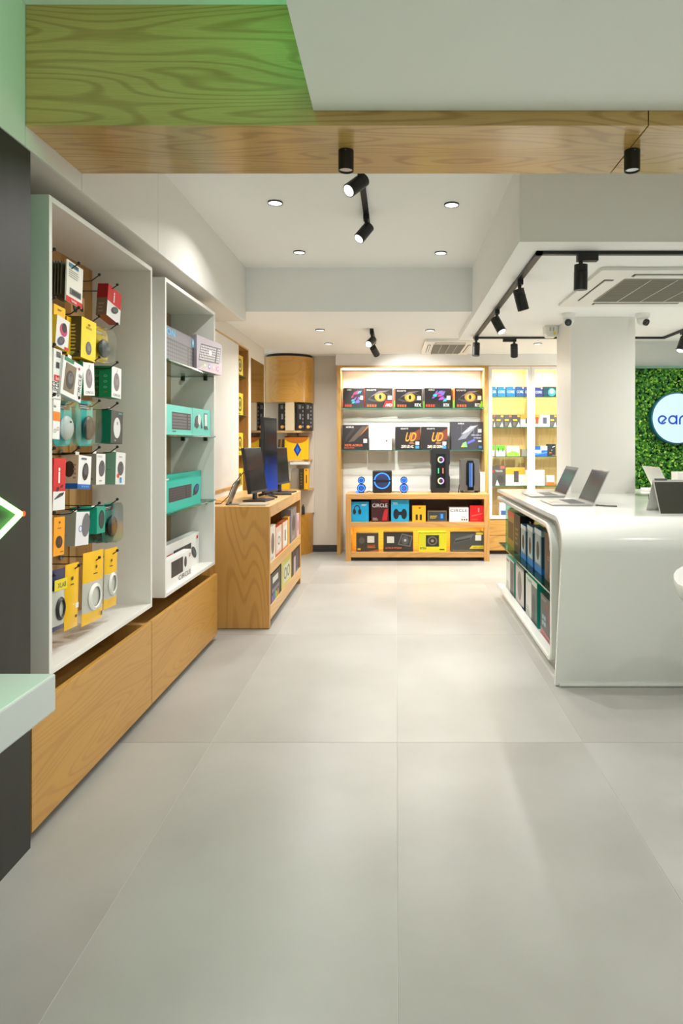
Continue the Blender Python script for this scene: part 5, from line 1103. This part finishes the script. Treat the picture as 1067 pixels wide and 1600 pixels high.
def screen_mat():
    m, nt, b = newmat('wallpaper_screen'); N, L = nt.nodes.new, nt.links.new
    tc = N('ShaderNodeTexCoord'); sp = N('ShaderNodeSeparateXYZ'); L(tc.outputs['Generated'], sp.inputs[0])
    r = N('ShaderNodeValToRGB'); L(sp.outputs['Z'], r.inputs[0]); e = r.color_ramp.elements
    e[0].color = lin((70, 72, 74)); e[1].color = lin((170, 170, 160)); e[1].position = .98
    for p_, c in ((.42, (70, 84, 84)), (.6, (60, 130, 110)), (.75, (60, 100, 90)), (.9, (60, 80, 80))):
        q = e.new(p_); q.color = lin(c)
    L(r.outputs[0], b.inputs['Emission Color']); b.inputs['Emission Strength'].default_value = .45; b.inputs['Base Color'].default_value = lin((30, 34, 34)); b.inputs['Roughness'].default_value = .15
    return m
laptop('silver laptop with lit teal screen farther along the counter', 1.285, 5.24, -R90, .36, .26, .235, 25, scr=screen_mat())
laptop('silver laptop with dark screen standing open in front of the column', 1.30, 4.57, -R90, .37, .27, .24, 25)
laptop('white laptop seen from behind at the right before the plant wall', 2.13, 5.30, R90, .36, .25, .235, 26, (226, 226, 222), lidc=(228, 230, 224))
tl = thing('convertible_laptop', 'grey convertible laptop propped up like a tent on the counter', 'laptop', (1.735, 4.02, CT), 0, 'laptops on the white counter')
hw = .185
MB().prism([(-.112, 0), (-.106, 0), (.004, .195), (-.004, .195)], 'x', -hw, hw).build('screen_half', mat((206, 206, 202), .3, .4), tl, local=True)
nrm = Vector((0, -.195, .108)).normalized()
def quad_on(u0, u1, v0, v1, e):
    a, b = Vector((0, -.112, 0)), Vector((0, -.004, .195)); n = Vector((0, -.195, .108)).normalized()*e
    P = lambda u, v: tuple(Vector((u, 0, 0))+a.lerp(b, v)+n)
    return MB().add([P(u0, v0), P(u1, v0), P(u1, v1), P(u0, v1)], [(0, 1, 2, 3)])
quad_on(-hw+.003, hw-.003, .01, .93, .0008).build('screen', mat((62, 64, 58), .12), tl, local=True)
MB().prism([(.112, 0), (.100, 0), (-.002, .192), (.006, .195)], 'x', -hw, hw).build('keyboard_half', mat((190, 190, 184), .35, .4), tl, local=True)
for s in (-1, 1): MB().cyl((s*hw*.95, 0, .195), (s*hw*.55, 0, .195), .008, n=12).build('hinge', mat((110, 108, 102), .35, .6), tl, local=True)
bx(-hw-.001, .062, .07, -hw+.001, .068, .10).build('port', BLACK, tl, local=True)
tag(bx(X(1003, 5.72), 5.68, CT, X(1017, 5.72), 5.76, CT+.028).build('white_adapter', mat((234, 234, 230), .4), bevel=.004), 'small white block lying on the counter right of the column', 'adapter')
tag(MB().tube([(1.325, 4.42, CT+.004), (1.38, 4.36, CT+.004), (1.44, 4.34, CT+.004)], .004, 6).build('security_cable', mat((70, 66, 60), .4), smooth=True), 'short dark cable behind the nearer open laptop', 'cable')
tag(bx(2.80, 6.62, 0, 4.2, 6.78, 1.095).build('partition', mat((226, 226, 218), .45), bevel=.003), 'low white partition before the plant wall', 'partition')
# ================================================================ PLANT WALL AND SIGN
PY = 7.2
struct(bx(2.40, PY+.02, 0, 4.4, PY+.12, 2.485).build('wall_back', mat((222, 226, 222), .55)), 'white wall behind the plant wall')
pw = thing('plant_wall', 'dense green artificial plant wall behind the counter', 'plant wall', (3.3, PY, .0))
bx(2.42, PY-.005, .0, 4.38, PY+.019, 2.185).build('backing', mat((10, 40, 14), .8), pw)
bx(2.42, PY-.06, 2.186, 4.38, PY+.019, 2.215).build('top_trim', mat((120, 160, 140), .5), pw)
import numpy as np
rg = np.random.default_rng(3)
N_ = 17000
cx = rg.uniform(2.42, 4.05, N_); cz = rg.uniform(.55, 2.18, N_)
clump = np.sin(cx*44+np.sin(cz*33)*2)*np.sin(cz*47+np.sin(cx*27)*2)
cy = PY-.012-rg.uniform(0, .04, N_)-.035*(clump*.5+.5)
a = rg.uniform(0, 2*PI, N_); s_ = rg.uniform(.009, .021, N_); tx = rg.uniform(-.9, .9, N_); tz = rg.uniform(-.9, .9, N_)
u = np.stack([np.cos(a), tx*.6, np.sin(a)], 1); v = np.stack([-np.sin(a), tz*.6, np.cos(a)], 1)
c = np.stack([cx, cy, cz], 1)
P0 = c-u*s_[:, None]; P1 = c+v*s_[:, None]*.6+np.array([0, -.002, 0]); P2 = c+u*s_[:, None]; P3 = c-v*s_[:, None]*.6+np.array([0, -.002, 0])
vv = np.stack([P0, P1, P2, P3], 1).reshape(-1, 3)-np.array([3.3, PY, 0])
me = bpy.data.meshes.new('leaves')
me.vertices.add(4*N_); me.vertices.foreach_set('co', vv.ravel())
me.loops.add(4*N_); me.loops.foreach_set('vertex_index', np.arange(4*N_, dtype=np.int32))
me.polygons.add(N_); me.polygons.foreach_set('loop_start', np.arange(0, 4*N_, 4, dtype=np.int32))
greens = [(44, 124, 24), (76, 156, 34), (130, 194, 50), (24, 92, 26), (176, 216, 90)]
for g_ in greens: me.materials.append(mat(g_, .5))
me.polygons.foreach_set('material_index', rg.choice(5, N_, p=[.3, .28, .17, .19, .06]).astype(np.int32))
me.update(); me.validate()
lv = bpy.data.objects.new('leaves', me); COL.objects.link(lv); lv.parent = pw; lv['kind'] = 'stuff'
SY = 7.06
sg = thing('round_sign', 'round white illuminated sign with blue lettering on the plant wall', 'sign', (X(1058, SY), SY, Z(653.5, SY)))
R_ = 38.5/F*SY
MB().cyl((0, .07, 0), (0, .0, 0), R_*1.06, n=64).build('rim', mat((10, 90, 110), .35), sg, local=True, smooth=True)
MB().cyl((0, 0, 0), (0, -.012, 0), R_, n=64).build('face', emit((206, 232, 246), .95), sg, local=True, smooth=True)
# lettering drawn from rings and bars: e, a, r
x0 = X(1026.8, SY)-X(1058, SY); zc_ = Z(656, SY)-Z(653.5, SY); q = 7.2/F*SY; th = .36
LM = emit((20, 86, 200), .7)
def ringl(cx_, a0, a1, n=26):
    return MB().strip([(cx_+a_, zc_+b_) for a_, b_ in arc(0, 0, q, a0, a1, n)], [(cx_+a_, zc_+b_) for a_, b_ in arc(0, 0, q*(1-th), a0, a1, n)], 'y', -.0165, -.0122, closed=False)
ce = x0+q
m_ = ringl(ce, 20, 325)
m_.prism([(ce-q*.25, zc_-q*.42), (ce-q*.05, zc_-q*.72), (ce+q*.98, zc_+q*.22), (ce+q*.80, zc_+q*.58)], 'y', -.0165, -.0122)
m_.build('letter', LM, sg, local=True)
ca = ce+q*2.25
m_ = ringl(ca, 0, 345)
m_.box(ca+q*(1-th), -.0165, zc_-q, ca+q, -.0122, zc_+q)
m_.build('letter', LM, sg, local=True)
cr2 = ca+q*2.35
m_ = ringl(cr2, 95, 180, 12)
m_.box(cr2-q, -.0165, zc_-q, cr2-q*(1-th), -.0122, zc_+q*.1)
m_.build('letter', LM, sg, local=True)
area(sg, (0, .08, R_*0), (PI/2, 0, 0), .5, 2.5, (.5, .9, 1)).rotation_euler = (-PI/2, 0, 0)
# ================================================================ AIR CONDITIONERS
def cassette(x0, x1, y0, y1, zc, label, drop=.022):
    t = thing('air_conditioner', label, 'air conditioner', ((x0+x1)/2, (y0+y1)/2, zc-drop), 0, 'ceiling cassette air conditioners')
    f = .19*(x1-x0); AW = mat((236, 234, 228), .4)
    def rr(x0, x1, y0, y1, r): return arc(x1-r, y1-r, r, 0, 90, 4)+arc(x0+r, y1-r, r, 90, 180, 4)+arc(x0+r, y0+r, r, 180, 270, 4)+arc(x1-r, y0+r, r, 270, 360, 4)
    f2 = f*(y1-y0)/(x1-x0)
    MB().strip(rr(x0, x1, y0, y1, .02), rr(x0+f, x1-f, y0+f2, y1-f2, .02), 'z', zc-drop, zc-.0005).build('frame', AW, t, bevel=.003)
    bx(x0+f, y0+f2, zc-drop-.004, x1-f, y1-f2, zc-drop+.010).build('grille', mat((170, 166, 154), .5), t)
    n = 26
    for i in range(n):
        yy = y0+f2+(y1-y0-2*f2)*(i+.5)/n
        bx(x0+f+.004, yy-.003, zc-drop-.008, x1-f-.004, yy+.003, zc-drop-.0038).build('slat', mat((150, 146, 134), .5), t)
    for i in (1, 2, 3):
        xx = x0+f+(x1-x0-2*f)*i/4; bx(xx-.002, y0+f2, zc-drop-.0092, xx+.002, y1-f2, zc-drop-.0078).build('rib', AW, t)
    e = f*.42
    for (a0, a1, b0, b1) in ((x0+e, x0+f*.72, y0+f2*1.1, y1-f2*1.1), (x1-f*.72, x1-e, y0+f2*1.1, y1-f2*1.1), (x0+f*1.1, x1-f*1.1, y0+f2*.42, y0+f2*.72), (x0+f*1.1, x1-f*1.1, y1-f2*.72, y1-f2*.42)):
        bx(a0, b0, zc-drop-.0012, a1, b1, zc-drop-.0004).build('air_slot', mat((40, 38, 34), .5), t)
        if a1-a0 < b1-b0: bx(a0+.006, b0+.01, zc-drop-.010, a1-.008, b1-.01, zc-drop-.0014).build('vane', AW, t, bevel=.002)
        else: bx(a0+.01, b0+.006, zc-drop-.010, a1-.01, b1-.008, zc-drop-.0014).build('vane', AW, t, bevel=.002)
cassette(1.21, 2.28, 3.92, 4.98, 2.43, 'large white ceiling cassette air conditioner above the counter')
cassette(.30, .86, 7.02, 8.12, 2.485, 'white ceiling cassette air conditioner near the back shelves', .03)
# ================================================================ CAMERAS, CEILING BOX
def cctv(x, y, zc, look, label):
    t = thing('dome_camera', label, 'camera', (x, y, zc-.11), 0, 'white dome security cameras')
    W_ = mat((238, 238, 234), .35)
    MB().lathe([(.0, .07), (.045, .072), (.056, .085), (.058, .1095)], 28).build('mount', W_, t, local=True, smooth=True)
    MB().ball((0, 0, .055), .044, .044, .044, 20, 12).build('ball', W_, t, local=True, smooth=True)
    d = Vector(look).normalized(); c = Vector((0, 0, .052))
    MB().cyl(c+d*.030, c+d*.048, .029, .027, 24).build('lens_ring', mat((50, 50, 50), .35), t, local=True, smooth=True)
    MB().cyl(c+d*.048, c+d*.0488, .024, n=20).build('window', BLACKG, t, local=True)
    MB().cyl(c+d*.0488, c+d*.050, .012, n=14).build('lens', mat((70, 70, 74), .1, .5), t, local=True)
cctv(X(888, 5.36), 5.36, 2.43, (-.25, -.8, -.45), 'white dome camera on the ceiling at the left corner of the column')
cctv(X(1004, 5.36), 5.36, 2.43, (.4, -.75, -.4), 'white dome camera on the ceiling at the right corner of the column')
rb = thing('ceiling_sensor', 'small white sensor box with yellow sticker on the ceiling beside the column', 'sensor', (X(860, 5.95), 5.95, 2.43-.10))
MB().prism([(-.06, .0995), (.06, .0995), (.055, .025), (.035, .0), (-.035, .0), (-.055, .025)], 'y', -.05, .05).build('housing', mat((236, 236, 230), .4), rb, local=True, bevel=.004)
bx(.015, -.052, .02, .035, -.0505, .045).build('sticker', mat((226, 220, 40), .5), rb, local=True)
bx(-.02, -.052, .05, -.005, -.0505, .085).build('print', mat((190, 190, 186), .5), rb, local=True)
bx(.008, -.052, .05, .022, -.0505, .085).build('print', mat((190, 190, 186), .5), rb, local=True)
# ================================================================ STOOL AT THE RIGHT EDGE
st = thing('bar_stool', 'white moulded bar stool cut off by the right edge', 'stool', (1.40, 2.75, 0))
SW = mat((238, 238, 234), .3)
prof = MB(); n = 28; ringN = 6; vs_ = []; fs = []
for j, (r, z) in enumerate(((.02, .70), (.12, .70), (.19, .715), (.225, .75), (.24, .795), (.238, .812), (.225, .80), (.20, .76), (.12, .735), (.0, .733))):
    for i in range(n):
        t = 2*PI*i/n; lift = .05*max(0, math.sin(t))*(r/.24) if 3 <= j <= 7 else 0
        vs_.append((r*math.cos(t), r*.92*math.sin(t), z+lift))
for j in range(9):
    for i in range(n): fs.append((j*n+i, j*n+(i+1) % n, (j+1)*n+(i+1) % n, (j+1)*n+i))
MB().add(vs_, fs).build('seat', SW, st, local=True, smooth=True)
MB().lathe([(.19, 0), (.19, .008), (.06, .02), (.03, .03), (.025, .40), (.018, .41), (.018, .70)], 28).build('pedestal', mat((206, 206, 202), .12, 1.0), st, local=True, smooth=True)
MB().tube([(.16*math.cos(t), -.02+.16*math.sin(t)*.9-.04, .28) for t in [2*PI*i/24 for i in range(24)]], .010, 8, closed=True).build('foot_ring', mat((206, 206, 202), .12, 1.0), st, local=True, smooth=True)
